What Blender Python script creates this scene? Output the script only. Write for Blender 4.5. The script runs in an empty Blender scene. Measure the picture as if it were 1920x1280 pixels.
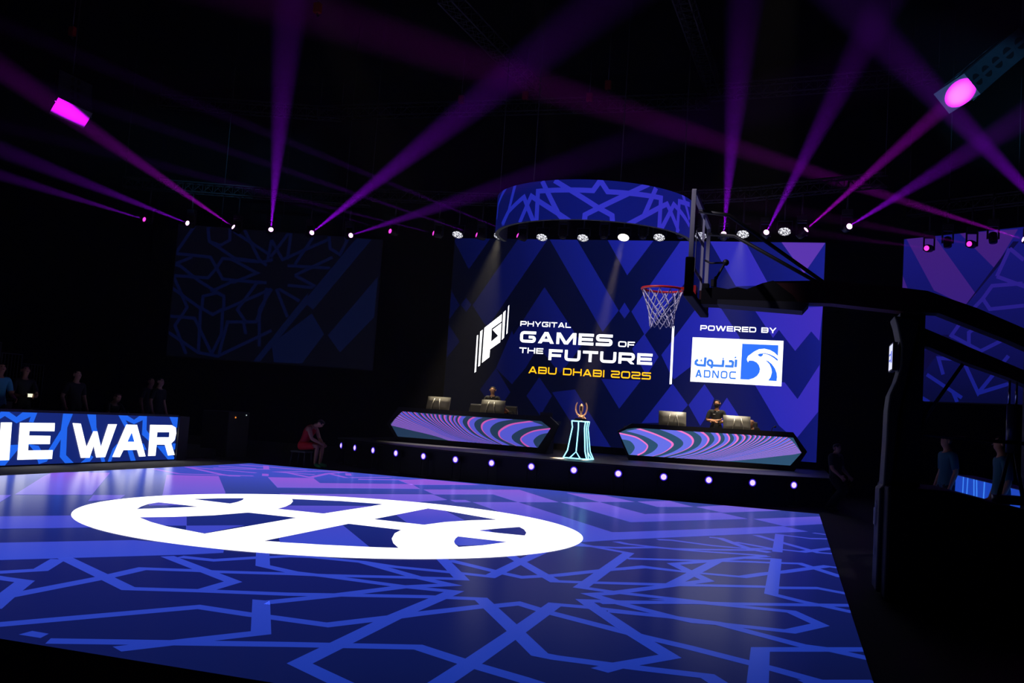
import bpy, bmesh, math, random
from mathutils import Vector, Matrix
random.seed(7)
C = bpy.context.scene.collection
sc = bpy.context.scene
# ------------------------------------------------------------------ camera, exposure, world, lights
cd = bpy.data.cameras.new('camera'); cam = bpy.data.objects.new('camera', cd); C.objects.link(cam)
cd.sensor_width = 36; cd.lens = 33.793; cd.clip_start = .05; cd.clip_end = 200
_r, _u, _f = Vector((.9575, .2803, .0672)), Vector((-.0422, -.0943, .9947)), Vector((-.2852, .9553, .0784))
mw = Matrix((_r, _u, -_f)).transposed().to_4x4(); mw.translation = (-.5484, -20.5528, 1.5188)
cam.matrix_world = mw
sc.camera = cam
sc.view_settings.view_transform = 'Standard'; sc.view_settings.look = 'None'
sc.view_settings.gamma = 1; sc.view_settings.use_curve_mapping = False
sc.view_settings.exposure = 0.0
sc.cycles.use_denoising = True
sc.cycles.volume_bounces = 0
sc.cycles.max_bounces = 5; sc.cycles.diffuse_bounces = 2; sc.cycles.glossy_bounces = 3
sc.cycles.sample_clamp_indirect = 3
w = bpy.data.worlds.new('world'); sc.world = w; w.use_nodes = True
w.node_tree.nodes['Background'].inputs[0].default_value = (.0, .0, .0, 1)
BEAM_POWER = 520000.0
HAZE_DENSITY = .0015      # thickest over the stage, shaped so the beams fade away from the lamps
LED = 1.25            # brightness of the LED walls
# ------------------------------------------------------------------ helpers
def lin(c):
    if isinstance(c, str): c = [int(c[i:i+2], 16) for i in (0, 2, 4)]
    return [((v/255)/12.92 if v/255 <= .04045 else ((v/255+.055)/1.055)**2.4) for v in c] + [1.0]
def mat(name, col, rough=.5, metal=0, emit=None, es=1.0, spec=.5):
    m = bpy.data.materials.new(name); m.use_nodes = True
    b = m.node_tree.nodes['Principled BSDF']
    b.inputs['Base Color'].default_value = lin(col); b.inputs['Roughness'].default_value = rough
    b.inputs['Metallic'].default_value = metal; b.inputs['Specular IOR Level'].default_value = spec
    if emit is not None:
        b.inputs['Emission Color'].default_value = lin(emit); b.inputs['Emission Strength'].default_value = es
        m.cycles.emission_sampling = 'NONE'
    return m
def speckle(m, scale, amount):
    """slight procedural unevenness of a surface's own colour"""
    nt = m.node_tree; b = nt.nodes['Principled BSDF']
    tc = nt.nodes.new('ShaderNodeTexCoord'); n = nt.nodes.new('ShaderNodeTexNoise'); n.inputs['Scale'].default_value = scale
    nt.links.new(tc.outputs['Object'], n.inputs['Vector'])
    mr = nt.nodes.new('ShaderNodeMapRange'); mr.inputs['To Min'].default_value = 1-amount; mr.inputs['To Max'].default_value = 1+amount
    nt.links.new(n.outputs['Fac'], mr.inputs['Value'])
    mx = nt.nodes.new('ShaderNodeMix'); mx.data_type = 'RGBA'; mx.blend_type = 'MULTIPLY'; mx.inputs['Factor'].default_value = 1
    mx.inputs['A'].default_value = b.inputs['Base Color'].default_value
    nt.links.new(mr.outputs['Result'], mx.inputs['B']); nt.links.new(mx.outputs['Result'], b.inputs['Base Color'])
    return m
def led(name, axis, stops, es=None, rough=.5, spec=.08, base='030304'):
    """LED surface whose picture content is a colour ramp along a world direction axis=(ax,ay,az,offset)"""
    m = mat(name, base, rough, spec=spec); nt = m.node_tree; b = nt.nodes['Principled BSDF']
    g = nt.nodes.new('ShaderNodeNewGeometry'); d = nt.nodes.new('ShaderNodeVectorMath'); d.operation = 'DOT_PRODUCT'
    d.inputs[1].default_value = axis[:3]; nt.links.new(g.outputs['Position'], d.inputs[0])
    a = nt.nodes.new('ShaderNodeMath'); a.operation = 'ADD'; a.inputs[1].default_value = axis[3]; nt.links.new(d.outputs['Value'], a.inputs[0])
    r = nt.nodes.new('ShaderNodeValToRGB'); nt.links.new(a.outputs[0], r.inputs['Fac'])
    e = r.color_ramp.elements
    while len(e) < len(stops): e.new(.5)
    for i, (p, c) in enumerate(stops): e[i].position = p
    for i, (p, c) in enumerate(stops): e[i].color = lin(c)
    nt.links.new(r.outputs['Color'], b.inputs['Emission Color']); b.inputs['Emission Strength'].default_value = LED if es is None else es
    m.cycles.emission_sampling = 'NONE'
    return m

def satin(m, refl, rough):
    """LED tile: its own light plus a weak, even gloss of the clear cover"""
    nt = m.node_tree; b = nt.nodes['Principled BSDF']; out = nt.nodes['Material Output']
    e = nt.nodes.new('ShaderNodeEmission'); e.inputs['Strength'].default_value = b.inputs['Emission Strength'].default_value
    if b.inputs['Emission Color'].links: nt.links.new(b.inputs['Emission Color'].links[0].from_socket, e.inputs['Color'])
    else: e.inputs['Color'].default_value = b.inputs['Emission Color'].default_value
    g = nt.nodes.new('ShaderNodeBsdfGlossy'); g.inputs['Roughness'].default_value = rough
    fr_ = nt.nodes.new('ShaderNodeFresnel'); fr_.inputs['IOR'].default_value = 1.03; mu = nt.nodes.new('ShaderNodeMath'); mu.operation = 'MULTIPLY'; mu.inputs[1].default_value = refl
    nt.links.new(fr_.outputs[0], mu.inputs[0]); nt.links.new(mu.outputs[0], g.inputs['Color'])
    ad = nt.nodes.new('ShaderNodeAddShader'); nt.links.new(e.outputs[0], ad.inputs[0]); nt.links.new(g.outputs[0], ad.inputs[1]); nt.links.new(ad.outputs[0], out.inputs['Surface'])
    nt.nodes.remove(b); return m

class MB:
    def __init__(s): s.v = []; s.f = []; s.m = []; s.sm = []
    def poly(s, pts, m=0, smooth=False):
        i = len(s.v); s.v += [tuple(p) for p in pts]; s.f.append(list(range(i, i+len(pts)))); s.m.append(m); s.sm.append(smooth); return s
    def mesh(s, vs, fs, m=0, smooth=False):
        i = len(s.v); s.v += [tuple(p) for p in vs]
        for f in fs: s.f.append([i+k for k in f]); s.m.append(m); s.sm.append(smooth)
        return s
    def box(s, c, h, m=0, rot=None, taper=1.0):
        c = Vector(c); R = rot or Matrix.Identity(3); vs = []
        for z in (-1, 1):
            k = taper if z > 0 else 1
            for x, y in ((-1, -1), (1, -1), (1, 1), (-1, 1)): vs.append(c + R @ Vector((x*h[0]*k, y*h[1]*k, z*h[2])))
        return s.mesh(vs, [(3, 2, 1, 0), (4, 5, 6, 7), (0, 1, 5, 4), (1, 2, 6, 5), (2, 3, 7, 6), (3, 0, 4, 7)], m)
    def prism(s, pts, off, m=0, m2=None):
        """closed solid: polygon pts extruded by vector off; m2 = material of the front polygon"""
        off = Vector(off); n = len(pts); a = [Vector(p) for p in pts]; b = [p+off for p in a]
        s.poly(a, m if m2 is None else m2); s.poly(b[::-1], m)
        for i in range(n): s.poly([a[i], b[i], b[(i+1) % n], a[(i+1) % n]], m)
        return s
    def tube(s, path, r, m=0, n=8, cap=True, closed=False):
        P = [Vector(p) for p in path]; k = len(P); rr = r if isinstance(r, (list, tuple)) else [r]*k
        vs = []; up = None
        for i in range(k):
            t = (P[(i+1) % k]-P[i-1]) if closed else (P[min(i+1, k-1)]-P[max(i-1, 0)])
            t = t.normalized() if t.length > 1e-9 else Vector((0, 0, 1))
            if up is None: up = t.orthogonal().normalized()
            up = (up - t*up.dot(t)).normalized() if (up - t*up.dot(t)).length > 1e-6 else t.orthogonal().normalized()
            w_ = t.cross(up)
            for j in range(n):
                a = 2*math.pi*j/n; vs.append(P[i] + (up*math.cos(a)+w_*math.sin(a))*rr[i])
        fs = []
        for i in range(k if closed else k-1):
            for j in range(n):
                a, b = i*n+j, i*n+(j+1) % n; c, d = ((i+1) % k)*n+(j+1) % n, ((i+1) % k)*n+j
                fs.append((a, b, c, d))
        if cap and not closed: fs += [tuple(range(n))[::-1], tuple((k-1)*n+j for j in range(n))]
        return s.mesh(vs, fs, m, True)
    def bar(s, a, b, w_, h_, m=0, up=(0, 0, 1)):
        a = Vector(a); b = Vector(b); t = (b-a); L = t.length; t.normalize(); U = Vector(up); x = t.cross(U)
        x = x.normalized() if x.length > 1e-5 else t.orthogonal().normalized(); y = x.cross(t)
        return s.box((a+b)/2, (L/2, w_/2, h_/2), m, Matrix((t, x, y)).transposed())
    def ball(s, c, r, m=0, seg=14, rings=9, rot=None):
        c = Vector(c); r = (r, r, r) if not isinstance(r, (tuple, list)) else r; R = rot or Matrix.Identity(3); vs = []; fs = []
        for i in range(rings+1):
            th = math.pi*i/rings
            for j in range(seg):
                a = 2*math.pi*j/seg; vs.append(c+R @ Vector((r[0]*math.sin(th)*math.cos(a), r[1]*math.sin(th)*math.sin(a), r[2]*math.cos(th))))
        for i in range(rings):
            for j in range(seg): fs.append((i*seg+j, (i+1)*seg+j, (i+1)*seg+(j+1) % seg, i*seg+(j+1) % seg))
        return s.mesh(vs, fs, m, True)
    def disc(s, c, nrm, r, m=0, n=24, r2=None):
        c = Vector(c); nrm = Vector(nrm).normalized(); x = nrm.orthogonal().normalized(); y = nrm.cross(x)
        return s.poly([c+(x*math.cos(2*math.pi*j/n)+y*math.sin(2*math.pi*j/n))*r for j in range(n)], m)
    def build(s, name, mats, parent=None, loc=None, bevel=0, hide=False):
        me = bpy.data.meshes.new(name); me.from_pydata(s.v, [], s.f); mats = mats if isinstance(mats, (list, tuple)) else [mats]
        for m in mats: me.materials.append(m)
        for p, k, sm in zip(me.polygons, s.m, s.sm): p.material_index = k; p.use_smooth = sm
        me.update()
        o = bpy.data.objects.new(name, me); C.objects.link(o)
        if parent is not None: o.parent = parent
        if loc is not None: o.location = loc
        if bevel:
            bm = bmesh.new(); bm.from_mesh(me); bmesh.ops.remove_doubles(bm, verts=bm.verts, dist=1e-5)
            b = o.modifiers.new('bevel', 'BEVEL'); b.width = bevel; b.segments = 2; b.limit_method = 'ANGLE'; bm.to_mesh(me); bm.free()
        return o
def thing(name, label, cat, loc=(0, 0, 0), group=None):
    o = bpy.data.objects.new(name, None); C.objects.link(o); o.location = loc; o['label'] = label; o['category'] = cat
    o.empty_display_size = .2
    if group: o['group'] = group
    return o
def tag(o, label, cat, group=None, kind=None):
    o['label'] = label; o['category'] = cat
    if group: o['group'] = group
    if kind: o['kind'] = kind
    return o
def struct(o): o['kind'] = 'structure'; return o
def dup(root, loc, label=None, rot=None):
    r = root.copy(); C.objects.link(r); r.location = loc
    if rot is not None: r.rotation_euler = rot
    if label: r['label'] = label
    for ch in list(root.children):
        if ch.type == 'LIGHT': continue
        c = ch.copy(); C.objects.link(c); c.parent = r
        for g in list(ch.children):
            d = g.copy(); C.objects.link(d); d.parent = c
    return r
def clip(poly, lo, hi):
    for ax in (0, 1):
        for sgn, lim in ((1, lo[ax]), (-1, hi[ax])):
            out = []
            for i in range(len(poly)):
                p, q = poly[i-1], poly[i]; a, b = sgn*(p[ax]-lim), sgn*(q[ax]-lim)
                if (a >= 0) != (b >= 0):
                    t = a/(a-b); out.append([p[0]+t*(q[0]-p[0]), p[1]+t*(q[1]-p[1])])
                if b >= 0: out.append(list(q))
            poly = out
            if not poly: return []
    return poly
def fillet(pts, r, closed=False, n=5):
    out = []; k = len(pts)
    for i in range(k):
        if not closed and i in (0, k-1): out.append(tuple(pts[i])); continue
        p, a, b = Vector(pts[i]).to_2d(), Vector(pts[i-1]).to_2d(), Vector(pts[(i+1) % k]).to_2d()
        da, db = (a-p), (b-p); q = min(r, da.length*.5, db.length*.5); s_, e_ = p+da.normalized()*q, p+db.normalized()*q
        for j in range(n+1):
            t = j/n; v = s_*(1-t)**2 + p*2*t*(1-t) + e_*t*t; out.append((v.x, v.y))
    return out
def strip(pts, width, closed=False, miter=4.0):
    """mitred band of constant width along a polyline; returns quads (2D)"""
    P = [Vector(p).to_2d() for p in pts]; P = [p for i, p in enumerate(P) if i == 0 or (p-P[i-1]).length > 1e-6]
    if closed and (P[0]-P[-1]).length < 1e-6: P.pop()
    k = len(P); L = []; R = []
    for i in range(k):
        d0 = (P[i]-P[i-1]) if (i > 0 or closed) else None
        d1 = (P[(i+1) % k]-P[i]) if (i < k-1 or closed) else None
        d0 = d0.normalized() if d0 else d1.normalized(); d1 = d1.normalized() if d1 else d0
        n0, n1 = Vector((-d0.y, d0.x)), Vector((-d1.y, d1.x)); nn = n0+n1
        if nn.length < 1e-4: nn = n0.copy(); sc_ = 1
        else: nn.normalize(); sc_ = min(1/max(nn.dot(n0), 1e-3), miter)
        L.append(P[i]+nn*width/2*sc_); R.append(P[i]-nn*width/2*sc_)
    q = []
    for i in range(k if closed else k-1):
        j = (i+1) % k; q.append([L[i], R[i], R[j], L[j]])
    return q
# ------------------------------------------------------------------ wide display lettering
def glyph(ch, t, wd):
    """(strokes, polygons, width) of one capital letter of height 1; t = stroke thickness"""
    l, r, b, T, m, f = t/2, wd-t/2, t/2, 1-t/2, .5, .24; S = []; Q = []; s = t*1.28
    rect = lambda x0=l, x1=r: (fillet([(x0, b), (x0, T), (x1, T), (x1, b)], f, True), True)
    dg = lambda x0, x1, y0=0, y1=1: Q.append([(x0, y0), (x0+s, y0), (x1+s, y1), (x1, y1)])
    if ch in 'O0': S.append(rect())
    elif ch == 'G': S.append((fillet([(wd, T), (l, T), (l, b), (r, b), (r, m), (wd*.55, m)], f), False))
    elif ch == 'C': S.append((fillet([(wd, T), (l, T), (l, b), (wd, b)], f), False))
    elif ch == 'A':
        c = wd/2; dg(0, c-s*.5); dg(wd-s, c-s*.5); S.append(([(wd*.2, .28), (wd*.8, .28)], False))
    elif ch == 'M':
        S += [([(l, 0), (l, 1)], False), ([(r, 0), (r, 1)], False)]; c = wd/2; dg(c-s/2, 0, .0, 1); dg(c-s/2, wd-s, .0, 1)
    elif ch == 'N': S += [([(l, 0), (l, 1)], False), ([(r, 0), (r, 1)], False)]; dg(wd-s, 0, 0, 1)
    elif ch == 'W':
        c = wd/2; k = wd*.27; dg(k-s/2, 0); dg(k-s/2, c-s/2, 0, 1); dg(wd-k-s/2, c-s/2, 0, 1); dg(wd-k-s/2, wd-s)
    elif ch == 'E': S += [([(wd, T), (l, T), (l, b), (wd, b)], False), ([(l, m), (wd*.95, m)], False)]
    elif ch == 'F': S += [([(wd, T), (l, T), (l, 0)], False), ([(l, m-.06), (wd*.9, m-.06)], False)]
    elif ch == 'S' : S.append((fillet([(wd, T), (l, T), (l, m), (r, m), (r, b), (0, b)], f*.8), False))
    elif ch == '5': S.append((fillet([(wd, T), (l, T), (l, m+.05), (r, m+.05), (r, b), (0, b)], f*.5), False))
    elif ch == '2': S.append((fillet([(0, T), (r, T), (r, m), (l, m), (l, b), (wd, b)], f*.8), False))
    elif ch == 'T': S += [([(0, T), (wd, T)], False), ([(wd/2, 0), (wd/2, T)], False)]
    elif ch == 'H': S += [([(l, 0), (l, 1)], False), ([(r, 0), (r, 1)], False), ([(l, m), (r, m)], False)]
    elif ch == 'I': S.append(([(l, 0), (l, 1)], False))
    elif ch == 'L': S.append(([(l, 1), (l, b), (wd, b)], False))
    elif ch == 'U': S.append((fillet([(l, 1), (l, b), (r, b), (r, 1)], f), False))
    elif ch == 'D': S.append((fillet([(wd*.5, b), (r, b), (r, T), (wd*.5, T)], f+.06)+[(l, T), (l, b)], True))
    elif ch == 'B':
        S.append((fillet([(wd*.5, b), (r, b), (r, T), (wd*.5, T)], f*.8)+[(l, T), (l, b)], True)); S.append(([(l, m), (r, m)], False))
    elif ch in 'PR':
        y = m-.1; S.append(([(l, 0), (l, T)]+fillet([(wd*.5, T), (r, T), (r, y), (wd*.5, y)], f)+[(l, y)], False))
        if ch == 'R': dg(wd-s*1.05, wd*.45, 0, y)
    elif ch == 'Y':
        c = wd/2; S.append(([(c, 0), (c, .45)], False)); dg(c-s/2, 0, .36, 1); dg(c-s/2, wd-s, .36, 1)
    return S, Q
def text_polys(s, x, z, width, h, t=.21, base=1.35, gap=.2):
    """flat polygons of a word set in wide capitals, scaled to the given width and cap height"""
    wid = {'I': t, 'M': base*1.22, 'W': base*1.5, ' ': .62, 'L': base*.85, 'E': base*.92, 'F': base*.88, 'T': base*.95}
    ws = [wid.get(c, base) for c in s]; tot = sum(ws)+gap*(len(s)-1); kx = width/(tot*h); out = []; cx = 0
    for c, w_ in zip(s, ws):
        if c != ' ':
            S, Q = glyph(c, t, w_)
            for pts, cl in S: Q = Q + strip(pts, t, cl)
            for q in Q: out.append([(x+(cx+p[0])*h*kx, z+p[1]*h) for p in q])
        cx += w_+gap
    return out
# ------------------------------------------------------------------ measured outlines (metres)
FLOOR_LINES = [[[-6.664,-14.191],[-6.629,-14.135],[-6.477,-13.863],[-6.738,-13.369]],[[-6.756,-13.275],[-5.908,-13.799],[-5.436,-14.095],[-4.968,-13.847],[-4.351,-13.559],[-4.032,-13.359],[-3.381,-12.968],[-2.982,-12.791],[-2.395,-13.787],[-2.07,-14.351],[-1.964,-14.374],[-1.554,-14.361]],[[-6.545,-14.311],[-6.45,-14.319],[-6.212,-14.318],[-5.915,-14.81],[-5.682,-15.179]],[[-5.904,-14.849],[-5.878,-13.836],[-5.905,-13.311],[-5.528,-13.116],[-5.357,-13.054],[-4.81,-12.744],[-4.502,-12.601],[-3.806,-12.179],[-3.437,-11.982],[-4.012,-10.959]],[[-6.153,-12.626],[-4.974,-13.362],[-4.948,-13.855]],[[-6.052,-12.572],[-5.703,-12.544],[-5.496,-12.164],[-5.303,-11.87],[-5.103,-11.755],[-4.575,-11.695],[-3.795,-12.17],[-3.422,-12.328],[-3.734,-12.702],[-4.026,-13.37],[-4.32,-13.934]],[[-5.612,-11.828],[-5.206,-12.507],[-4.806,-12.651],[-4.485,-12.636],[-3.718,-12.673],[-3.282,-12.621],[-3.309,-13.85],[-3.268,-15.341],[-2.72,-15.683]],[[-5.329,-15.534],[-5.302,-15.49],[-4.627,-14.354],[-4.191,-14.37],[-4.029,-14.359],[-3.594,-14.355],[-3.309,-13.85],[-3.21,-13.656],[-2.884,-13.089],[-2.849,-13.084],[-2.656,-12.78],[-2.396,-12.962],[-1.743,-13.313],[-1.54,-13.419],[-1.192,-13.573],[-0.778,-13.793],[-0.628,-13.869],[-0.251,-14.107]],[[-4.32,-13.934],[-4.361,-13.943],[-3.849,-14.8],[-4.17,-15.341],[-4.327,-15.61]],[[-4.775,-15.664],[-4.42,-15.466],[-3.548,-14.98],[-2.819,-14.598],[-2.384,-14.822],[-2.013,-14.983],[-1.746,-15.123]],[[-4.575,-11.695],[-4.212,-11.756],[-3.602,-11.687],[-3.259,-11.67],[-3.278,-10.499],[-3.272,-9.552]],[[-3.927,-10.987],[-3.24,-11.391],[-2.993,-11.508],[-2.732,-11.167],[-2.336,-10.411],[-2.054,-9.977],[-1.629,-9.982],[-1.324,-9.942],[-1.008,-9.892],[-0.787,-9.453],[-0.621,-9.208],[-0.298,-8.597],[-0.11,-8.257],[0.04,-8.291]],[[-3.496,-10.201],[-2.665,-11.516],[-2.456,-11.416],[-1.634,-10.936],[-1.352,-8.819],[-0.965,-8.573],[-0.768,-8.48],[-0.416,-8.267],[-0.21,-8.642],[0.034,-9.088]],[[-2.402,-15.368],[-2.392,-14.827],[-2.386,-13.781],[-2.39,-12.637],[-2.098,-12.578],[-1.264,-12.534],[-1.458,-12.561]],[[-3.246,-8.398],[-3.022,-8.621],[-2.382,-8.961],[-2.375,-11.68],[-2.069,-11.727],[-1.345,-11.709],[-1.478,-11.788],[-1.007,-11.71],[-0.506,-11.657],[-0.278,-12.114],[-0.515,-12.551],[-1.021,-12.591],[-1.458,-12.561],[-1.943,-12.632]],[[-3.094,-8.787],[-2.585,-8.57],[-2.188,-8.157],[-1.922,-8.083],[-1.592,-7.854],[-0.931,-7.321],[-0.802,-7.402]],[[-2.713,-7.962],[-2.55,-8.099],[-1.917,-8.124],[-1.574,-8.061],[-0.961,-7.869],[-0.807,-7.845]],[[-2.269,-7.27],[-2.082,-7.175],[-1.534,-7.326],[-1.155,-7.292],[-0.75,-7.044]],[[-1.65,-6.345],[-1.501,-6.329],[-1.015,-7.352],[-0.792,-7.468]],[[-1.279,-6.623],[-0.751,-6.997]],[[-1.035,-5.409],[-0.622,-6.148],[-0.17,-6.903],[0.035,-6.856]],[[-0.699,-4.921],[-0.695,-7.304]],[[-0.643,-5.011],[-0.243,-5.119],[0.032,-4.906]],[[-0.64,-6.974],[-0.375,-6.997],[0.025,-6.194]],[[-0.188,-4.178],[0.013,-4.258]],[[-0.807,-7.845],[-1.059,-8.234],[-1.543,-9.096],[-1.789,-9.476],[-1.329,-10.42],[-1.75,-11.204],[-2.092,-11.838],[-2.221,-11.982],[-1.899,-12.253],[-1.439,-12.545],[-1.254,-12.634],[-1.066,-12.591],[-0.422,-13.035],[-0.271,-13.039],[0.043,-13.187]],[[-2.325,-9.44],[-1.7,-9.058],[-1.352,-8.819]],[[-0.696,-8.023],[-0.695,-10.81],[-0.405,-11.063],[-0.241,-11.145],[0.023,-11.322]],[[-1.102,-8.313],[-0.698,-8.079]],[[-2.263,-10.314],[-2.052,-9.93],[-1.629,-9.982]],[[-2.198,-11.27],[-1.682,-10.983],[-1.289,-10.727],[-0.788,-10.417],[-0.621,-10.366],[-0.256,-10.106],[0.028,-10.27]],[[-2.077,-12.315],[-2.011,-12.268],[-1.446,-11.843],[-0.988,-11.604],[0.044,-10.94]],[[-1.916,-12.157],[-2.205,-12.316],[-2.038,-12.623],[-1.609,-13.384],[-1.28,-13.919],[-1.555,-14.35],[-1.639,-14.538]],[[-1.914,-12.168],[-1.338,-11.783]],[[0.037,-12.87],[-0.714,-13.343],[-0.697,-14.385]],[[-1.582,-14.354],[-1.391,-14.342],[-1.0,-14.308],[-0.861,-14.55]],[[-0.431,-14.14],[0.019,-13.876]],[[-12.517,-2.292],[-12.107,-1.9],[-11.747,-1.284]],[[-11.733,-3.472],[-11.131,-3.788],[-11.004,-3.657]],[[-12.383,-0.354],[-11.778,-1.361]],[[-11.087,-2.564],[-10.787,-3.07]],[[-10.689,0.16],[-11.24,-1.811],[-10.443,-1.618]],[[-10.482,-0.919],[-9.643,-1.695]],[[-10.105,-2.487],[-10.443,-0.994],[-10.505,0.136]],[[-12.813,-0.777],[-12.096,-0.632],[-11.195,-0.584]],[[-10.246,-0.395],[-9.919,-1.033]],[[-9.63,-1.529],[-9.167,-0.449]],[[-11.24,-1.811],[-10.987,-1.801],[-10.041,-2.492]],[[-12.941,-2.641],[-11.225,-3.783]],[[-12.887,-3.831],[-11.911,-4.367],[-10.908,-3.323]],[[-12.859,-2.616],[-11.319,-2.546]],[[-12.77,-1.706],[-12.016,-1.397]]]
FLOOR_DIAMOND = [[-5.023,-15.63],[-5.026,-15.518],[-4.897,-15.523],[-4.861,-15.63]]
FLOOR_LIGHT = [[[-9.644,-11.218],[-10.233,-10.456],[-10.768,-9.713],[-10.918,-9.939]],[[-10.794,-9.627],[-12.642,-7.056],[-13.143,-6.3],[-12.617,-5.449],[-10.206,-8.803]],[[-10.172,-8.817],[-9.921,-8.441],[-9.636,-8.916],[-9.682,-9.506]],[[-11.863,-4.804],[-11.209,-4.083],[-9.335,-6.746],[-8.861,-7.478],[-9.411,-8.277]],[[-9.245,-11.618],[-9.193,-11.518],[-8.734,-10.835],[-8.107,-11.156],[-7.87,-11.443],[-7.905,-11.529],[-8.454,-12.273],[-8.507,-12.359]],[[-7.785,-13.083],[-7.757,-12.984],[-7.012,-12.007],[-6.469,-11.873],[-5.997,-11.923],[-5.883,-12.11],[-6.06,-12.414],[-7.047,-13.709],[-7.083,-13.787]],[[-10.58,-3.316],[-9.974,-2.559],[-9.31,-3.538],[-8.095,-1.812],[-7.54,-2.754],[-9.29,-5.183]],[[-8.666,-6.176],[-6.909,-3.702],[-6.331,-4.488],[-6.584,-5.444],[-8.214,-6.881]],[[-9.366,-1.689],[-8.785,-0.893],[-8.558,-0.794],[-9.276,-1.91]],[[-8.706,-1.077],[-8.461,-0.125],[-7.378,-0.226],[-7.093,-0.337],[-8.044,-2.009]],[[-7.438,-2.835],[-6.082,-0.733],[-4.709,-2.868],[-5.278,-3.649],[-6.11,-2.49],[-6.892,-3.676]],[[-6.298,-4.441],[-6.106,-4.17],[-5.886,-4.485],[-6.085,-4.758]],[[-5.869,-4.462],[-5.278,-3.649],[-2.954,-6.935],[-2.873,-6.851],[-0.669,-3.503],[-0.268,-4.035],[-2.716,-7.745],[-3.066,-8.386],[-3.321,-8.632],[-4.881,-5.84]],[[-4.68,-2.828],[-4.09,-2.018],[-2.967,-3.663],[-2.945,-3.576],[-1.822,-1.891],[-1.274,-2.695],[-2.959,-5.284]],[[-5.118,-0.446],[-4.334,-0.188],[-3.548,-1.191],[-4.123,-1.984]],[[-3.519,-1.028],[-2.993,-0.084],[-2.396,-1.1],[-3.0,-1.887]],[[-2.35,-1.04],[-1.855,0.078],[-0.708,0.05],[-1.777,-1.836]],[[-1.185,-2.592],[0.014,-0.635],[0.005,-2.318],[-0.648,-3.48]]]
LOGO_HOLES = [[[-8.704,-9.763],[-8.859,-9.467],[-8.985,-9.161],[-9.033,-8.865],[-8.372,-8.884],[-8.541,-9.359]],[[-9.005,-8.108],[-8.843,-7.684],[-8.624,-7.335],[-8.486,-7.594],[-8.379,-7.909],[-8.324,-8.188]],[[-8.143,-10.44],[-7.905,-10.099],[-7.679,-9.577],[-7.556,-8.951],[-6.819,-8.956],[-6.777,-11.102],[-7.1,-10.997],[-7.423,-10.893],[-7.783,-10.702]],[[-8.101,-6.787],[-7.463,-6.39],[-6.772,-6.222],[-6.805,-8.227],[-7.532,-8.223],[-7.6,-7.879],[-7.735,-7.483],[-7.908,-7.105]],[[-6.021,-8.274],[-6.022,-6.213],[-5.701,-6.294],[-4.685,-6.831],[-4.947,-7.224],[-5.16,-7.757],[-5.261,-8.311]],[[-6.017,-11.13],[-6.037,-9.005],[-5.275,-9.058],[-5.203,-9.439],[-5.035,-9.917],[-4.863,-10.268],[-4.67,-10.567],[-4.909,-10.711],[-5.432,-10.951]],[[-4.494,-9.106],[-3.843,-9.138],[-3.992,-9.654],[-4.168,-10.003],[-4.289,-9.791],[-4.377,-9.579],[-4.447,-9.336]],[[-4.502,-8.318],[-4.346,-7.864],[-4.17,-7.453],[-4.04,-7.677],[-3.911,-8.02],[-3.843,-8.348],[-4.192,-8.365]]]
HOLE_LIGHT = [[[-8.975,-9.174],[-9.022,-8.879],[-8.586,-8.899],[-8.854,-9.306]],[[-8.136,-10.432],[-7.897,-10.111],[-7.823,-9.941],[-7.306,-10.678],[-7.473,-10.861],[-7.783,-10.702]],[[-7.311,-10.684],[-6.866,-10.145],[-6.789,-11.084],[-7.095,-10.992]],[[-7.6,-7.879],[-7.642,-7.708],[-6.765,-6.643],[-6.813,-8.212],[-7.526,-8.215]],[[-6.01,-7.514],[-6.014,-6.232],[-5.694,-6.313],[-5.009,-7.34],[-5.16,-7.757],[-5.267,-8.297],[-5.509,-8.296]],[[-6.011,-10.824],[-6.03,-9.193],[-4.951,-10.723],[-5.437,-10.942],[-5.833,-11.104]],[[-4.485,-9.13],[-3.85,-9.144],[-3.996,-9.643],[-4.208,-9.887],[-4.297,-9.769],[-4.376,-9.577],[-4.441,-9.346]],[[-4.495,-8.311],[-4.423,-8.102],[-4.265,-8.367]]]
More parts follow.
